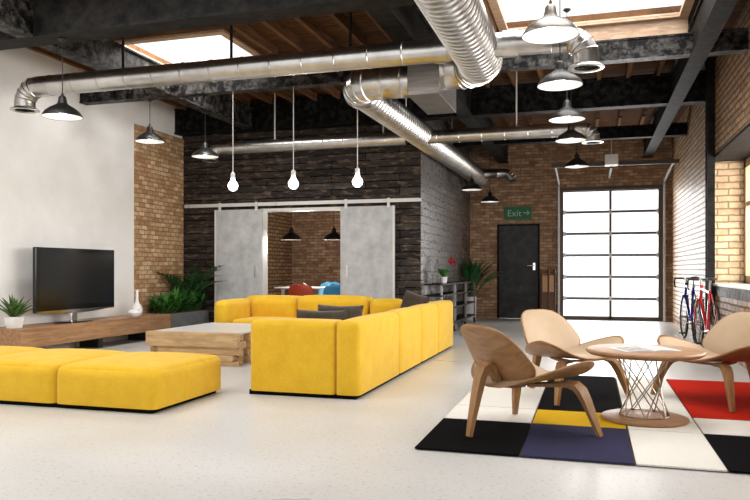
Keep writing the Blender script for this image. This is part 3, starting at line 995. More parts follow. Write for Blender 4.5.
part('back_cushion', b, M['yellow'], t, True, angle=60)
b = MB().softbox(-4.84, -4.12, 9.60, 9.835, Zs + .01, .70, rad=.09, puff=.02, side_puff=.02)
part('back_cushion', b, M['yellow'], t, True, angle=60)
b = MB().softbox(-2.98, -2.5, 9.60, 9.835, Zs + .01, .68, rad=.08, puff=.02, side_puff=.02)
part('back_cushion', b, M['yellow'], t, True, angle=60)

t = thing('modular_daybed', 'low yellow backless daybed of square modules in front of the television bench', 'daybed', (-4.6, 5.3, 0))
part('plinth', MB().box(-5.93, -3.21, 4.73, 5.71, 0, .034), M['plinth'], t, True, smooth=False)
for xa, xb in ((-4.09, -3.16), (-5.02, -4.09), (-5.95, -5.02)):
    part('seat', MB().softbox(xa + .002, xb - .002, 4.70, 5.75, .036, .335, rad=.06, puff=.045, side_puff=.012), M['yellow'], t, True, angle=60)

def pillow(label, loc, rot, w, h, d):
    mb = MB()
    n = 14
    for sgn in (1, -1):
        g = {}
        for i in range(n + 1):
            for j in range(n + 1):
                u, v = -1 + 2 * i / n, -1 + 2 * j / n
                th = d / 2 * (max(0, 1 - u ** 4) ** .5) * (max(0, 1 - v ** 4) ** .5)
                k = 1 - .07 * (1 - abs(u)) * abs(v) - .0
                k2 = 1 - .07 * (1 - abs(v)) * abs(u)
                g[i, j] = mb.bm.verts.new((u * w / 2 * k2, sgn * th, v * h / 2 * k))
        for i in range(n):
            for j in range(n):
                q = [g[i, j], g[i + 1, j], g[i + 1, j + 1], g[i, j + 1]]
                mb.face(q if sgn < 0 else q[::-1])
    bmesh.ops.remove_doubles(mb.bm, verts=mb.bm.verts, dist=1e-4)
    o = mb.build('throw_pillow', M['cushion'], angle=70)
    o.location = loc
    o.rotation_euler = rot
    tag(o, label, 'pillow', 'dark throw pillows on the yellow sofa')
    return o
pillow('dark brown pillow showing lower and left of its pair behind the near sofa arm', (-2.39, 6.17, .555), (math.radians(-14), 0, math.radians(2)), .50, .36, .14)
pillow('dark brown pillow standing taller on the right of the pair behind the near sofa arm', (-2.285, 6.37, .575), (math.radians(-16), 0, math.radians(-2)), .47, .40, .16)
pillow('dark brown pillow in the far right corner of the yellow sofa', (-2.30, 9.42, .585), (math.radians(-14), math.radians(12), math.radians(-30)), .46, .42, .15)

# ------------------------------------------------------------------ coffee table of stacked timbers
t = thing('coffee_table', 'low coffee table of stacked raw timbers with a pale slab top', 'table', (-4.45, 8.08, 0))
X0, X1, Y0, Y1 = -5.06, -3.86, 7.33, 8.85
part('table_top', MB().box(X0 + .02, X1 - .02, Y0 + .06, Y1, .352, .372, bev=.004), M['slab'], t, True, smooth=False)
def timber(x0, x1, y0, y1, z0, z1):
    mb = MB().box(x0, x1, y0, y1, z0, z1, bev=.005)
    mb.bm.faces.ensure_lookup_table()
    for f in mb.bm.faces:
        f.normal_update()
        if abs(f.normal.x) > .9: f.material_index = 1
    part('timber', mb, [M['timber'], M['timber_end']], t, True, smooth=False)
timber(X0, X1, Y0, Y0 + .09, .202, .374)
timber(X0 + .14, X1 + .02, Y0 + .03, Y0 + .10, .122, .200)
timber(X0 + .02, X1 - .05, Y0 - .01, Y0 + .09, .05, .120)
timber(X0 - .10, X1 + .03, Y0 + .0, Y0 + .10, 0, .048)
yy = Y0 + .11
k = 0
while yy < Y1 - .08:
    zs = [0, .088, .176, .264, .350]
    for i in range(4):
        jx = R.uniform(-.07, .03)
        jl = R.uniform(-.04, .06)
        timber(X0 + .02 + jl, X1 - .02 + jx, yy, yy + .112, zs[i] + .001, zs[i + 1] - .001)
    yy += .116

# ------------------------------------------------------------------ television bench, television, planter
t = thing('tv_bench', 'long low wooden television bench along the white wall', 'bench', (-6.8, 8.6, 0))
part('body', MB().box(-7.095, -6.55, 6.98, 10.18, .145, .385, bev=.004), M['walnut'], t, True, smooth=False)
b = MB().box(-6.547, -6.543, 8.572, 8.578, .15, .38)
for yl in (7.35, 8.58, 9.7):
    part('leg', MB().box(-6.98, -6.66, yl - .05, yl + .05, 0, .145), M['black'], t, True, smooth=False)

t = thing('television', 'large flat black television on the wooden bench', 'television', (-6.78, 8.19, .385))
TY0, TY1, TZ0, TZ1, TX = 7.45, 9.02, .545, 1.395, -6.78
part('cabinet', MB().box(TX - .03, TX + .02, TY0, TY1, TZ0, TZ1, bev=.008).box(TX - .07, TX - .03, TY0 + .2, TY1 - .2, TZ0 + .1, TZ1 - .15, bev=.01), M['gloss_black'], t, True, smooth=False)
part('screen', MB().box(TX + .0195, TX + .0225, TY0 + .06, TY1 - .06, TZ0 + .085, TZ1 - .06), M['screen'], t, True, smooth=False)
b = MB()
pts = []
n = 16
top, bot = [], []
for xx in (TX - .025, TX + .023):
    ring = []
    for i in range(n + 1):
        y = TY0 + .01 + (TY1 - TY0 - .02) * i / n
        ring.append(Vector((xx, y, TZ0 + .012 - .042 * math.sin(PI * i / n))))
    for i in range(n, -1, -1):
        y = TY0 + .01 + (TY1 - TY0 - .02) * i / n
        ring.append(Vector((xx, y, TZ0 + .02)))
    pts.append(ring)
b.rings(pts)
part('lower_bezel', b, M['chrome'], t, True, smooth=False)
part('stand_neck', MB().box(TX - .05, TX + .0, 8.13, 8.25, .395, .54, bev=.01), M['chrome'], t, True, smooth=False)
b = MB()
b.rings([[Vector((TX - .02 + .14 * math.cos(a) * s, 8.19 + .36 * math.sin(a) * s, z)) for a in [2 * PI * k / 40 for k in range(40)]] for s, z in ((1, .3855), (1, .395), (.94, .402))])
part('stand_base', b, M['gloss_black'], t, True)

t = thing('planter_box', 'long grey planter box in front of the dark plank wall', 'planter', (-6.82, 10.8, 0))
b = MB()
px0, px1, py0, py1 = -7.065, -6.55, 10.19, 11.39
b.box(px0, px1, py0, py0 + .03, 0, .385).box(px0, px1, py1 - .03, py1, 0, .385).box(px0, px0 + .03, py0 + .03, py1 - .03, 0, .385).box(px1 - .03, px1, py0 + .03, py1 - .03, 0, .385)
part('box', b, M['planter'], t, True, smooth=False)
part('soil', MB().box(px0 + .031, px1 - .031, py0 + .031, py1 - .031, .02, .34), M['soil'], t, True, smooth=False)

def leafy(name, label, cat, loc, n, h, spread, lw, mat, group=None, stems=True, palm=False, seed=1, lim=None):
    rr = random.Random(seed)
    t = thing(name, label, cat, loc, group=group)
    b = MB()
    st = MB()
    for i in range(n):
        a = rr.uniform(0, 2 * PI)
        tilt = rr.uniform(.15, 1.0) * spread
        d = Vector((math.cos(a) * tilt, math.sin(a) * tilt, 1)).normalized()
        if palm:
            # arching frond with leaflets
            L = h * rr.uniform(.75, 1.1)
            p = Vector((math.cos(a) * .02, math.sin(a) * .02, .0))
            pts = []
            dd = d.copy()
            for k in range(12):
                pts.append(p.copy())
                p += dd * L / 11
                dd = (dd + Vector((math.cos(a) * .05, math.sin(a) * .05, -.13))).normalized()
            st.tube(pts, [.007 * (1 - k / 13) + .002 for k in range(12)], 5)
            for k in range(3, 12):
                tdir = (pts[min(k + 1, 11)] - pts[k - 1]).normalized()
                sd = tdir.cross(Vector((0, 0, 1))).normalized()
                for sg in (1, -1):
                    b.leaf(pts[k], sd * sg * .8 + tdir * .8 + Vector((0, 0, .1)), lw * 5.5 * (1 - .5 * abs(k - 6) / 6), lw, .5, 5)
        else:
            L = h * rr.uniform(.5, 1.0)
            base = Vector((rr.uniform(-.05, .05), rr.uniform(-.05, .05), 0))
            if stems:
                sp = base + d * L * .55
                st.tube([base, base + d * L * .3, sp], .005, 5)
                for k in range(4):
                    q = base + d * L * (.2 + .12 * k)
                    a2 = rr.uniform(0, 2 * PI)
                    b.leaf(q, d * .7 + Vector((math.cos(a2), math.sin(a2), .2)), L * .5, lw, .6, 5)
                b.leaf(sp, d, L * .45, lw, .5, 6)
            else:
                b.leaf(base, d, L, lw, .5, 8)
    if lim:
        for q in (b, st):
            for v in q.bm.verts:
                v.co.x = max(v.co.x, lim[0] - loc[0])
                v.co.y = min(v.co.y, lim[1] - loc[1])
    part('foliage', b, M[mat], t, smooth=True, angle=80)
    if stems or palm:
        part('stem', st, M['stem'], t)
    return t
PG = 'plants growing in the grey planter'
leafy('planter_shrub', 'bushy green plant at the bench end of the planter, spilling over brick', 'plant', (-6.80, 10.32, .341), 32, .46, .95, .055, 'green', PG, seed=3, lim=(XL + .06 + .002 * 3, YP - .11 - .002 * 3))
leafy('planter_shrub', 'upright green plant second from the bench in the planter', 'plant', (-6.76, 10.52, .341), 30, .56, .65, .055, 'green', PG, seed=4, lim=(XL + .06 + .002 * 4, YP - .11 - .002 * 4))
leafy('planter_shrub', 'low dark green plant in the middle of the planter', 'plant', (-6.72, 10.75, .341), 34, .48, .8, .06, 'green_dark', PG, seed=5, lim=(XL + .06 + .002 * 5, YP - .11 - .002 * 5))
leafy('planter_shrub', 'bushy green plant below the palm in the planter', 'plant', (-6.72, 10.95, .341), 34, .5, .75, .055, 'green', PG, seed=6, lim=(XL + .06 + .002 * 6, YP - .11 - .002 * 6))
leafy('planter_palm', 'tall feathery palm rising from the planter against the dark planks', 'plant', (-6.76, 11.02, .341), 16, 1.0, .36, .048, 'green_dark', PG, palm=True, seed=8, lim=(XL + .06 + .002 * 8, YP - .11 - .002 * 8))
leafy('planter_shrub', 'dark green plant at the sliding door end of the planter', 'plant', (-6.69, 11.17, .341), 30, .48, .65, .05, 'green_dark', PG, seed=9, lim=(XL + .06 + .002 * 9, YP - .11 - .002 * 9))

# agave in a white pot on the bench
t = thing('potted_agave', 'spiky green succulent in a white square pot on the bench', 'plant', (-6.80, 7.14, .386))
b = MB().rings([[Vector((s * sx, s * sy, z)) for sx, sy in ((-1, -1), (1, -1), (1, 1), (-1, 1))] for s, z in ((.062, 0), (.082, .14), (.072, .14), (.070, .11))])
part('pot', b, M['white'], t, smooth=False)
b = MB()
rr = random.Random(2)
for i in range(24):
    a = i * 2.39996
    tl = .25 + 1.1 * (1 - i / 24)
    d = Vector((math.cos(a) * tl, math.sin(a) * tl, .9))
    b.leaf((math.cos(a) * .015, math.sin(a) * .015, .10 + .05 * i / 24), d, .27 + .05 * rr.random(), .064, .35, 7, .5)
part('leaves', b, M['green_agave'], t, angle=80)

o = MB().lathe([(.001, 0), (.05, 0), (.066, .03), (.070, .075), (.058, .125), (.028, .165), (.018, .21), (.017, .30), (.023, .335), (.017, .335), (.012, .30), (.012, .2)], 32).build('vase', M['white'])
o.location = (-6.78, 9.60, .386); o.scale = (1.2,) * 3; tag(o, 'tall white bottle vase on the bench end', 'vase')
o = MB().lathe([(.001, 0), (.05, 0), (.085, .03), (.094, .06), (.08, .085), (.045, .10), (.04, .095), (.07, .075), (.08, .055)], 32).build('bowl', M['white'])
o.location = (-6.66, 9.36, .386); o.scale = (1.1,) * 3; tag(o, 'squat round white bowl in front of the bottle vase', 'bowl')

# ------------------------------------------------------------------ rug
RX0, RX1, RY0, RY1 = -1.03, 1.62, 4.25, 7.64
x1_, x2_, x3_ = -.50, .245, .69
rug = thing('rug', 'colour block rug of black, white, red, blue and yellow rectangles under the lounge chairs', 'rug', (0.3, 5.9, 0))
def block(nm, x0, x1, y0, y1, m):
    g = .006
    part('pile_block', MB().box(x0 + (g if x0 > RX0 else 0), x1 - g, y0 + (g if y0 > RY0 else 0), y1 - g, .0066, .016), M['rug_' + m], rug, True, smooth=False)
part('backing', MB().box(RX0 + .012, RX1 - .012, RY0 + .012, RY1 - .012, .001, .0065), M['rug_edge'], rug, True, smooth=False)
CX, CY = (RX0, -.40, .24, .715, RX1), (RY0, 5.16, 5.69, RY1)
COLOURS = (('black', 'white', 'white'), ('blue', 'yellow', 'black'), ('white', 'white', 'white'), ('black', 'white', 'red'))
BL = [(CX[i], CX[i + 1], CY[j], CY[j + 1], COLOURS[i][j]) for i in range(4) for j in range(3)]
RUG_BLOCKS = BL
for q in BL:
    block('b', *q)

# ------------------------------------------------------------------ lounge chairs
def disk(mb, fn, nr=10, ns=48):
    """fn(r, theta) -> point"""
    c = mb.bm.verts.new(fn(0, 0))
    prev = None
    for i in range(1, nr + 1):
        row = [mb.bm.verts.new(fn(i / nr, 2 * PI * k / ns)) for k in range(ns)]
        if prev is None:
            for k in range(ns):
                mb.face((c, row[k], row[(k + 1) % ns]))
        else:
            for k in range(ns):
                mb.face((prev[k], row[k], row[(k + 1) % ns], prev[(k + 1) % ns]))
        prev = row
def solid(o, th, off=-1):
    m = o.modifiers.new('thickness', 'SOLIDIFY')
    m.thickness = th
    m.offset = off
    m.use_even_offset = True
    return o
def seat_pt(x, y):
    t_ = abs(y) / .46
    z = .330 + .165 * t_ ** 2.1 + .05 * max(0, (x + .05)) - .05 * max(0, -(x + .05))
    return Vector((x, y, z))
def seat_outline(th, k=1.0):
    # wide rounded boomerang: tips at the front corners
    c, s = math.cos(th), math.sin(th)
    y = .46 * (abs(s) ** .66) * (1 if s >= 0 else -1)
    if c >= 0:
        x = .12 + .20 * c ** .8
    else:
        x = .12 - .42 * (-c) ** 1.05
    w = 1.0 if c >= 0 else 1 - .10 * abs(c)
    return x * 1.0, y * w
def seat_fn(k):
    def f(r, th):
        x, y = seat_outline(th)
        cx = .06
        return seat_pt(cx + (x - cx) * r * k, y * r * k)
    return f
BT = math.radians(32)   # back recline
def back_pt(a, h):
    """a across, h up along the shell 0 .. .50"""
    base = Vector((-.165, 0, .328))
    up = Vector((-math.sin(BT), 0, math.cos(BT)))
    fw = Vector((math.cos(BT), 0, math.sin(BT)))
    curl = .62 * a * a - .20 * (h - .25) ** 2 + .0
    return base + up * h + fw * curl + Vector((0, a, 0))
def back_fn(k):
    def f(r, th):
        c, s = math.cos(th), math.sin(th)
        h = .235 + .235 * (abs(s) ** .62) * (1 if s >= 0 else -1) * r * k
        half = .355 - .135 * (h / .47) ** 1.2
        a = half * (abs(c) ** .62) * (1 if c >= 0 else -1) * r * k
        return back_pt(a, h)
    return f
def make_chair(label, loc, rz):
    t = thing('lounge_chair', label, 'chair', loc, rz, 'three legged wooden lounge chairs')
    b = MB(); disk(b, seat_fn(1)); o = part('seat_shell', b, M['chairwood'], t, angle=80, solid=1); solid(o, .014, 0)
    b = MB(); disk(b, back_fn(1)); o = part('back_shell', b, M['chairwood'], t, angle=80, solid=1); solid(o, .014, 0)
    def lift(fn, d, ax):
        def f(r, th):
            p = fn(r, th)
            e = max(0.0, 1 - r ** 6)
            return p + ax * (.0085 + d * e)
        return f
    b = MB(); disk(b, lift(seat_fn(.955), .022, Vector((0, 0, 1)))); part('seat_pad', b, M['leather'], t, angle=80)
    b = MB(); disk(b, lift(back_fn(.965), .022, Vector((math.cos(BT), 0, math.sin(BT))))); part('back_pad', b, M['leather'], t, angle=80)
    for sg in (1, -1):
        P = [(.285, .42 * sg, 0.0), (.262, .385 * sg, .11), (.238, .345 * sg, .225), (.222, .318 * sg, .285), (.205, .285 * sg, .318), (.18, .235 * sg, .325), (.14, .16 * sg, .316), (.09, .08 * sg, .308), (.03, .0 + .012 * sg, .302)]
        part('front_leg', MB().sweep(P, [.032, .05, .066, .072, .075, .075, .07, .062, .055], [.026, .030, .036, .044, .042, .030, .024, .022, .020], (1, .25 * sg * 0, .12)), M['legwood'], t)
    P = [(-.455, 0, 0), (-.428, 0, .13), (-.395, 0, .27), (-.368, 0, .37), (-.34, 0, .435), (-.305, 0, .455), (-.272, 0, .435), (-.25, 0, .39), (-.225, 0, .345), (-.18, 0, .312), (-.11, 0, .300), (0, 0, .300)]
    part('rear_leg', MB().sweep(P, [.036, .05, .066, .074, .076, .076, .074, .07, .066, .062, .058, .055], [.030, .036, .044, .048, .046, .04, .034, .03, .028, .024, .02, .018], (0, 1, 0)), M['legwood'], t)
    return t
RUGZ = .0165
c1 = make_chair('wooden shell chair seen from behind, nearest to the yellow sofa', (-.44, 4.95, RUGZ), math.radians(46))
index_children()
c2 = copy_tree(c1); c2['label'] = 'wooden shell chair with tan pads behind the round table, in front of the garage door'
c2.location = (-.18, 6.38, RUGZ); c2.rotation_euler = (0, 0, math.radians(-43))
c3 = copy_tree(c1); c3['label'] = 'wooden shell chair with tan pads on the red rug block beside the brick wall'
c3.location = (1.0, 6.5, RUGZ); c3.rotation_euler = (0, 0, math.radians(218))

# ------------------------------------------------------------------ round side table
t = thing('side_table', 'round wooden table with a crossed wire pedestal between the lounge chairs', 'table', (.375, 5.54, RUGZ))
part('table_top', MB().lathe([(.001, .462), (.34, .462), (.385, .470), (.408, .486), (.410, .496), (.400, .506), (.38, .509), (.001, .509)], 64), M['tablewood'], t)
part('base', MB().lathe([(.001, 0), (.298, 0), (.303, .008), (.298, .018), (.27, .026), (.001, .034)], 64), M['tablewood'], t)
for k in range(14):
    a = 2 * PI * (k - k % 2) / 14 + .2
    tw = math.radians(105) * (1 if k % 2 else -1)
    part('rod', MB().tube([(.175 * math.cos(a), .175 * math.sin(a), .028), (.20 * math.cos(a + tw), .20 * math.sin(a + tw), .463)], .0045, 8), M['wire'], t)
part('rod_ring', MB().tube([(.175 * math.cos(2 * PI * k / 32), .175 * math.sin(2 * PI * k / 32), .034) for k in range(33)], .004, 6), M['wire'], t)
t = thing('magazine', 'open magazine lying on the round wooden table', 'magazine', (.375, 5.50, RUGZ + .5095), math.radians(24))
b = MB()
for sg in (1, -1):
    n = 8
    top = [[Vector((sg * .21 * i / n, yv, .002 + .014 * math.sin(PI * (i / n) ** .6) * (1 - i / n * .5))) for yv in (-.14, .14)] for i in range(n + 1)]
    bot = [[Vector((sg * .21 * i / n, yv, .0005)) for yv in (-.14, .14)] for i in range(n + 1)]
    b.rings([[top[i][0], top[i][1], bot[i][1], bot[i][0]] for i in range(n + 1)])
part('pages', b, M['page'], t)
def pz(i): return .0035 + .014 * math.sin(PI * i ** .6) * (1 - i * .5)
b = MB()
rows = [[Vector((-.21 * i / 8, yv, pz(i / 8))) for yv in (-.12, .10)] for i in range(1, 8)]
for p_, q_ in zip(rows, rows[1:]):
    b.face([b.bm.verts.new(v) for v in (p_[0], q_[0], q_[1], p_[1])])
part('printed_picture', b, M['page_print'], t)

# ------------------------------------------------------------------ trolleys, orchid, tall plant
def trolley(label, y0, y1):
    t = thing('shelf_trolley', label, 'trolley', (-2.45, (y0 + y1) / 2, 0), group='metal shelf trolleys along the plank wall')
    xa, xb = -2.63, -2.32
    for x in (xa + .02, xb - .02):
        for y in (y0 + .02, y1 - .02):
            part('post', MB().box(x - .013, x + .013, y - .013, y + .013, .12, .875), M['post'], t, True, smooth=False)
            cw = part('caster', MB().lathe([(.001, -.02), (.045, -.02), (.052, -.014), (.052, .014), (.045, .02), (.001, .02)], 18, (x, y, .053), 'x'), M['tyre'], t, True)
            part('fork', MB().box(x - .028, x + .028, y - .012, y + .012, .05, .125), M['metal'], cw, True, smooth=False)
    for z in (.15, .42, .66, .845):
        part('shelf', MB().box(xa, xb, y0, y1, z, z + .025), M['steel_dark'], t, True, smooth=False)
    return t
trolley('nearest metal shelf trolley, partly hidden by the sofa corner', 11.5, 12.68)
trolley('middle metal shelf trolley in the row along the plank wall', 12.74, 13.86)
trolley('farthest metal shelf trolley, in front of the white plant pot', 13.92, 15.0)
t = thing('potted_orchid', 'small white pot with fleshy green leaves and a red orchid spray on the trolley', 'plant', (-2.44, 12.2, .871))
part('pot', MB().lathe([(.001, 0), (.05, 0), (.066, .11), (.058, .11), (.054, .09), (.001, .09)], 24), M['white'], t)
b = MB()
for a, L in ((.3, .26), (1.4, .24), (2.0, .26), (3.3, .2), (4.4, .28), (5.0, .26), (5.6, .22)):
    b.leaf((0, 0, .10), (math.cos(a), math.sin(a), 1.0), L, .09, .6, 7, .3)
part('leaves', b, M['green'], t, angle=80)
st = [Vector((0, 0, .1)), Vector((.02, .05, .24)), Vector((.05, .14, .36)), Vector((.08, .26, .40)), Vector((.11, .40, .37)), Vector((.14, .52, .31))]
part('flower_stem', MB().tube(st, .005, 6), M['stem'], t)
rr = random.Random(5)
for k in range(6):
    p = st[2 + k // 2] + Vector((rr.uniform(-.02, .02), rr.uniform(0, .12), rr.uniform(-.03, .03)))
    b = MB()
    for j in range(5):
        a = 2 * PI * j / 5
        b.leaf(p, (.35 , math.cos(a), math.sin(a)), .062, .05, .1, 4, .1)
    part('blossom', b, M['petal'], t, angle=80)
t = thing('potted_bird_of_paradise', 'tall leafy plant in a white pot by the brick wall corner', 'plant', (-2.51, 15.5, 0))
part('pot', MB().lathe([(.001, 0), (.11, 0), (.128, .02), (.135, .52), (.12, .52), (.115, .48), (.001, .48)], 28), M['white'], t)
b, st = MB(), MB()
for i in range(22):
    a = i * 2.4 + .4
    tl = .25 + .75 * rr.random()
    d = Vector((math.cos(a) * tl, math.sin(a) * tl * .7, 1.1)).normalized()
    L = .30 + .22 * rr.random()
    p = Vector((math.cos(a) * .04, math.sin(a) * .04, .48))
    q = p + d * L
    if q.x < -.12: a += 1.2; d = Vector((abs(d.x) * .5, d.y, d.z)); q = p + d * L
    st.tube([p, p + d * L * .5, q], .009, 6)
    b.leaf(q, d + Vector((math.cos(a) * .35 if q.x > -.1 else .1, math.sin(a) * .3, 0)), .42 + .15 * rr.random(), .15, .7, 8, .3)
for q in (b, st):
    for v in q.bm.verts:
        v.co.x = max(v.co.x, XP + .05 - t.location.x)
        v.co.y = min(v.co.y, YB - .03 - t.location.y)
part('leaves', b, M['green_dark'], t, angle=80)
part('stem', st, M['stem'], t)

# ------------------------------------------------------------------ meeting room furniture
t = thing('meeting_table', 'white table inside the meeting room', 'table', (-4.95, 13.3, 0))
part('table_top', MB().box(-5.95, -3.75, 12.85, 13.75, .73, .76, bev=.006), M['white_matt'], t, True, smooth=False)
for x in (-5.8, -3.9):
    for y in (12.95, 13.65):
        part('leg', MB().box(x - .025, x + .025, y - .025, y + .025, 0, .73), M['white_matt'], t, True, smooth=False)
def shell_chair(label, loc, rz, mat, legm='timber'):
    t = thing('shell_chair', label, 'chair', loc, rz, 'coloured shell chairs around the meeting table')
    b = MB()
    n, m = 14, 12
    rows = []
    for i in range(n + 1):
        s = i / n
        # profile in local x (front +x) : seat then back
        if s < .5:
            q = s / .5
            px_, pz_ = .22 - .40 * q, .44 - .03 * math.sin(PI * q)
        else:
            q = (s - .5) / .5
            px_, pz_ = -.18 - .10 * q, .44 + .40 * q ** 1.1
        w = .29 * (1 - .12 * abs(s - .3)) * (1 if s < .85 else math.sqrt(max(0.08, 1 - ((s - .85) / .16) ** 2)))
        row = []
        for j in range(m + 1):
            v = -1 + 2 * j / m
            cup = .05 * v * v
            row.append(Vector((px_ + (cup if s > .5 else 0), v * w, pz_ + (cup if s <= .5 else cup * .3))))
        rows.append(row)
    b.rings(rows, closed=False, cap0=False, cap1=False)
    o = part('shell', b, M[mat], t, angle=80, solid=1); solid(o, .012, 0)
    for sx, sy in ((1, 1), (1, -1), (-1, 1), (-1, -1)):
        part('leg', MB().tube([(sx * .12 - .02, sy * .12, .42), (sx * .2 - .02, sy * .21, 0)], [.016, .011], 8), M[legm], t)
    return t
shell_chair('brick red shell chair at the near side of the meeting table', (-5.04, 12.32, 0), math.radians(80), 'shell_red')
shell_chair('blue shell chair at the near side of the meeting table beside the sliding door', (-4.38, 12.30, 0), math.radians(100), 'shell_blue')
shell_chair('light blue shell chair at the far side of the meeting table', (-5.30, 14.1, 0), math.radians(-90), 'shell_sky')

# ------------------------------------------------------------------ bicycles
def bicycle(label, far, near, mat, lean):
    """far = front wheel ground point, near = rear wheel ground point"""
    f, n_ = Vector((*far, 0)), Vector((*near, 0))
    d = (f - n_)
    ang = math.atan2(d.y, d.x)
    wb = d.length
    t = thing('bicycle', label, 'bicycle', ((f + n_) / 2), ang, 'bicycles leaning on the brick wall')
    t.rotation_euler = Euler((lean, 0, ang), 'XYZ')
    wr = .35
    F, B_ = Vector((wb / 2, 0, wr)), Vector((-wb / 2, 0, wr))
    bb = Vector((-.08, 0, .30)); st = Vector((-.24, 0, .84)); hd = Vector((wb / 2 - .17, 0, .87)); hb = Vector((wb / 2 - .11, 0, .71))
    b = MB()
    b.tube([bb, st], .019, 10).tube([st - Vector((-.01, 0, .03)), hd - Vector((0, 0, .02))], .018, 10).tube([bb, hb], .022, 10).tube([hd + Vector((-.01, 0, .03)), hb + Vector((.01, 0, -.03))], .022, 10)
    for s in (1, -1):
        b.tube([bb + Vector((0, s * .03, 0)), B_ + Vector((0, s * .06, 0))], .012, 8).tube([st + Vector((0, s * .015, -.05)), B_ + Vector((0, s * .06, 0))], .010, 8)
    part('frame', b, M[mat], t)
    b = MB()
    for s in (1, -1):
        b.tube([hb + Vector((.01, s * .03, -.02)), hb + Vector((.05, s * .05, -.12)), F + Vector((0, s * .06, 0))], .013, 8)
    b.tube([hb + Vector((.01, -.05, -.02)), hb + Vector((.01, .05, -.02))], .017, 8)
    part('fork', b, M[mat], t)
    for c in (F, B_):
        b = MB()
        b.lathe([(wr - .034, -.010), (wr - .028, -.012), (wr - .020, -.010), (wr - .020, .010), (wr - .028, .012), (wr - .034, .010), (wr - .034, -.010)], 48, c, 'y')
        b.lathe([(.001, -.05), (.018, -.045), (.014, 0), (.018, .045), (.001, .05)], 12, c, 'y')
        for k in range(20):
            a = 2 * PI * k / 20
            sd = .035 if k % 2 else -.035
            b.tube([c + Vector((.016 * math.cos(a + .8), sd, .016 * math.sin(a + .8))), c + Vector((math.cos(a) * (wr - .03), 0, math.sin(a) * (wr - .03)))], .0018, 4)
        w_ = part('wheel', b, M['metal'], t)
        part('tyre', MB().lathe([(wr - .022 + .016 * math.cos(q), .015 * math.sin(q)) for q in [2 * PI * k / 10 for k in range(11)]], 48, c, 'y'), M['tyre'], w_)
    part('seat_post', MB().tube([st, st + Vector((-.03, 0, .13))], .013, 10), M['metal'], t)
    b = MB()
    sp = st + Vector((-.03, 0, .14))
    b.rings([[sp + Vector((x, w_ * math.cos(q), .018 * math.sin(q) + (.008 if x < -.05 else 0))) for q in [2 * PI * k / 12 for k in range(12)]] for x, w_ in ((-.14, .02), (-.12, .062), (-.06, .068), (0, .045), (.06, .022), (.13, .018), (.15, .008))])
    part('saddle', b, M['black'], t)
    stem = hd + Vector((-.005, 0, .09))
    b = MB().tube([hd, stem, stem + Vector((.09, 0, .01))], .014, 8)
    part('stem', b, M['metal'], t)
    hc = stem + Vector((.09, 0, .01))
    b = MB()
    for s in (1, -1):
        b.tube([hc, hc + Vector((0, s * .10, 0)), hc + Vector((.03, s * .135, 0)), hc + Vector((.09, s * .14, -.02)), hc + Vector((.11, s * .14, -.07)), hc + Vector((.08, s * .14, -.12)), hc + Vector((.0, s * .14, -.135))], .013, 8)
    part('handlebar', b, M['black'], t)
    part('chainring', MB().lathe([(.05, -.052), (.095, -.052), (.095, -.046), (.05, -.046), (.05, -.052)], 28, bb, 'y'), M['metal'], t)
    for s in (1, -1):
        e = bb + Vector((.165 * s * .3, s * .075, -.16 * s))
        ck = part('crank', MB().tube([bb + Vector((0, s * .0, 0)), bb + Vector((0, s * .07, 0)), e], .011, 8), M['metal'], t)
        part('pedal', MB().box(e.x - .04, e.x + .04, e.y + (0 if s > 0 else -.09), e.y + (.09 if s > 0 else 0), e.z - .01, e.z + .01), M['black'], ck, smooth=False)
    return t
bicycle('dark blue road bicycle leaning by the brick wall, farther from the window', (1.43, 12.35), (1.48, 11.32), 'blue', 0)
bicycle('red road bicycle leaning by the window ledge, nearer the lounge chairs', (1.43, 10.72), (1.47, 9.68), 'red', 0)

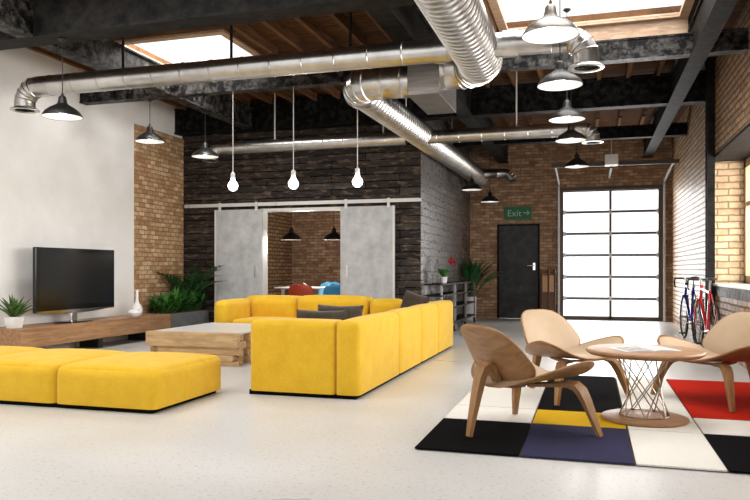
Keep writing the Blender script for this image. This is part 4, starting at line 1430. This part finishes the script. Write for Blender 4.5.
# ------------------------------------------------------------------ light
wd = bpy.data.worlds.new('sky')
scene.world = wd
wd.use_nodes = True
bg = wd.node_tree.nodes['Background']
bg.inputs[0].default_value = (1.0, 0.992, 0.98, 1)
bg.inputs[1].default_value = 1.12
def area(name, loc, rot, sx, sy, power, col=(1, .98, .95)):
    L = bpy.data.lights.new(name, 'AREA')
    L.shape = 'RECTANGLE'
    L.size, L.size_y = sx, sy
    L.energy = power
    L.color = col
    o = bpy.data.objects.new(name, L)
    COL.objects.link(o)
    o.location = loc
    o.rotation_euler = rot
    return o
area('daylight_garage', ((GX0 + GX1) / 2, YB + .6, 1.5), (-PI / 2, 0, 0), 2.2, 2.9, 150)
area('daylight_roof', (0, 6.6, ZC + .5), (0, 0, 0), 2.0, 4.6, 130)
area('daylight_roof_left', (-5.1, 8.6, ZC + .5), (0, 0, 0), 1.5, 1.4, 150)
area('added_roof_fill', (-4.4, 3.3, ZC + .5), (0, 0, 0), 4.2, 4.4, 130)  # added fill through the invented roof opening over the seating
area('daylight_window', (WX + .7, 7.5, 1.8), (0, PI / 2, 0), 1.7, 7.4, 300)
for lx, ly in ((-5.38, 12.95), (-4.4, 12.9)):
    L = bpy.data.lights.new('meeting_lamp', 'POINT'); L.energy = 42; L.shadow_soft_size = .05; L.color = (1, .93, .84)
    o = bpy.data.objects.new('meeting_lamp', L); COL.objects.link(o); o.location = (lx, ly, 1.62)

# ------------------------------------------------------------------ camera
cam = bpy.data.cameras.new('camera')
cam.sensor_width = 36
cam.lens = 714 / 750 * 36
cam.shift_y = 20 / 750
cam.clip_start = .05
co = bpy.data.objects.new('camera', cam)
COL.objects.link(co)
co.location = (0, 0, 1.1)
co.rotation_euler = (PI / 2, 0, math.radians(16.8))
scene.camera = co

vs = scene.view_settings
vs.view_transform = 'Standard'
vs.look = 'None'
vs.gamma = 1
vs.use_curve_mapping = False
vs.exposure = 0.52
scene.cycles.use_denoising = True
scene.cycles.max_bounces = 10
scene.cycles.diffuse_bounces = 6
scene.cycles.transparent_max_bounces = 12
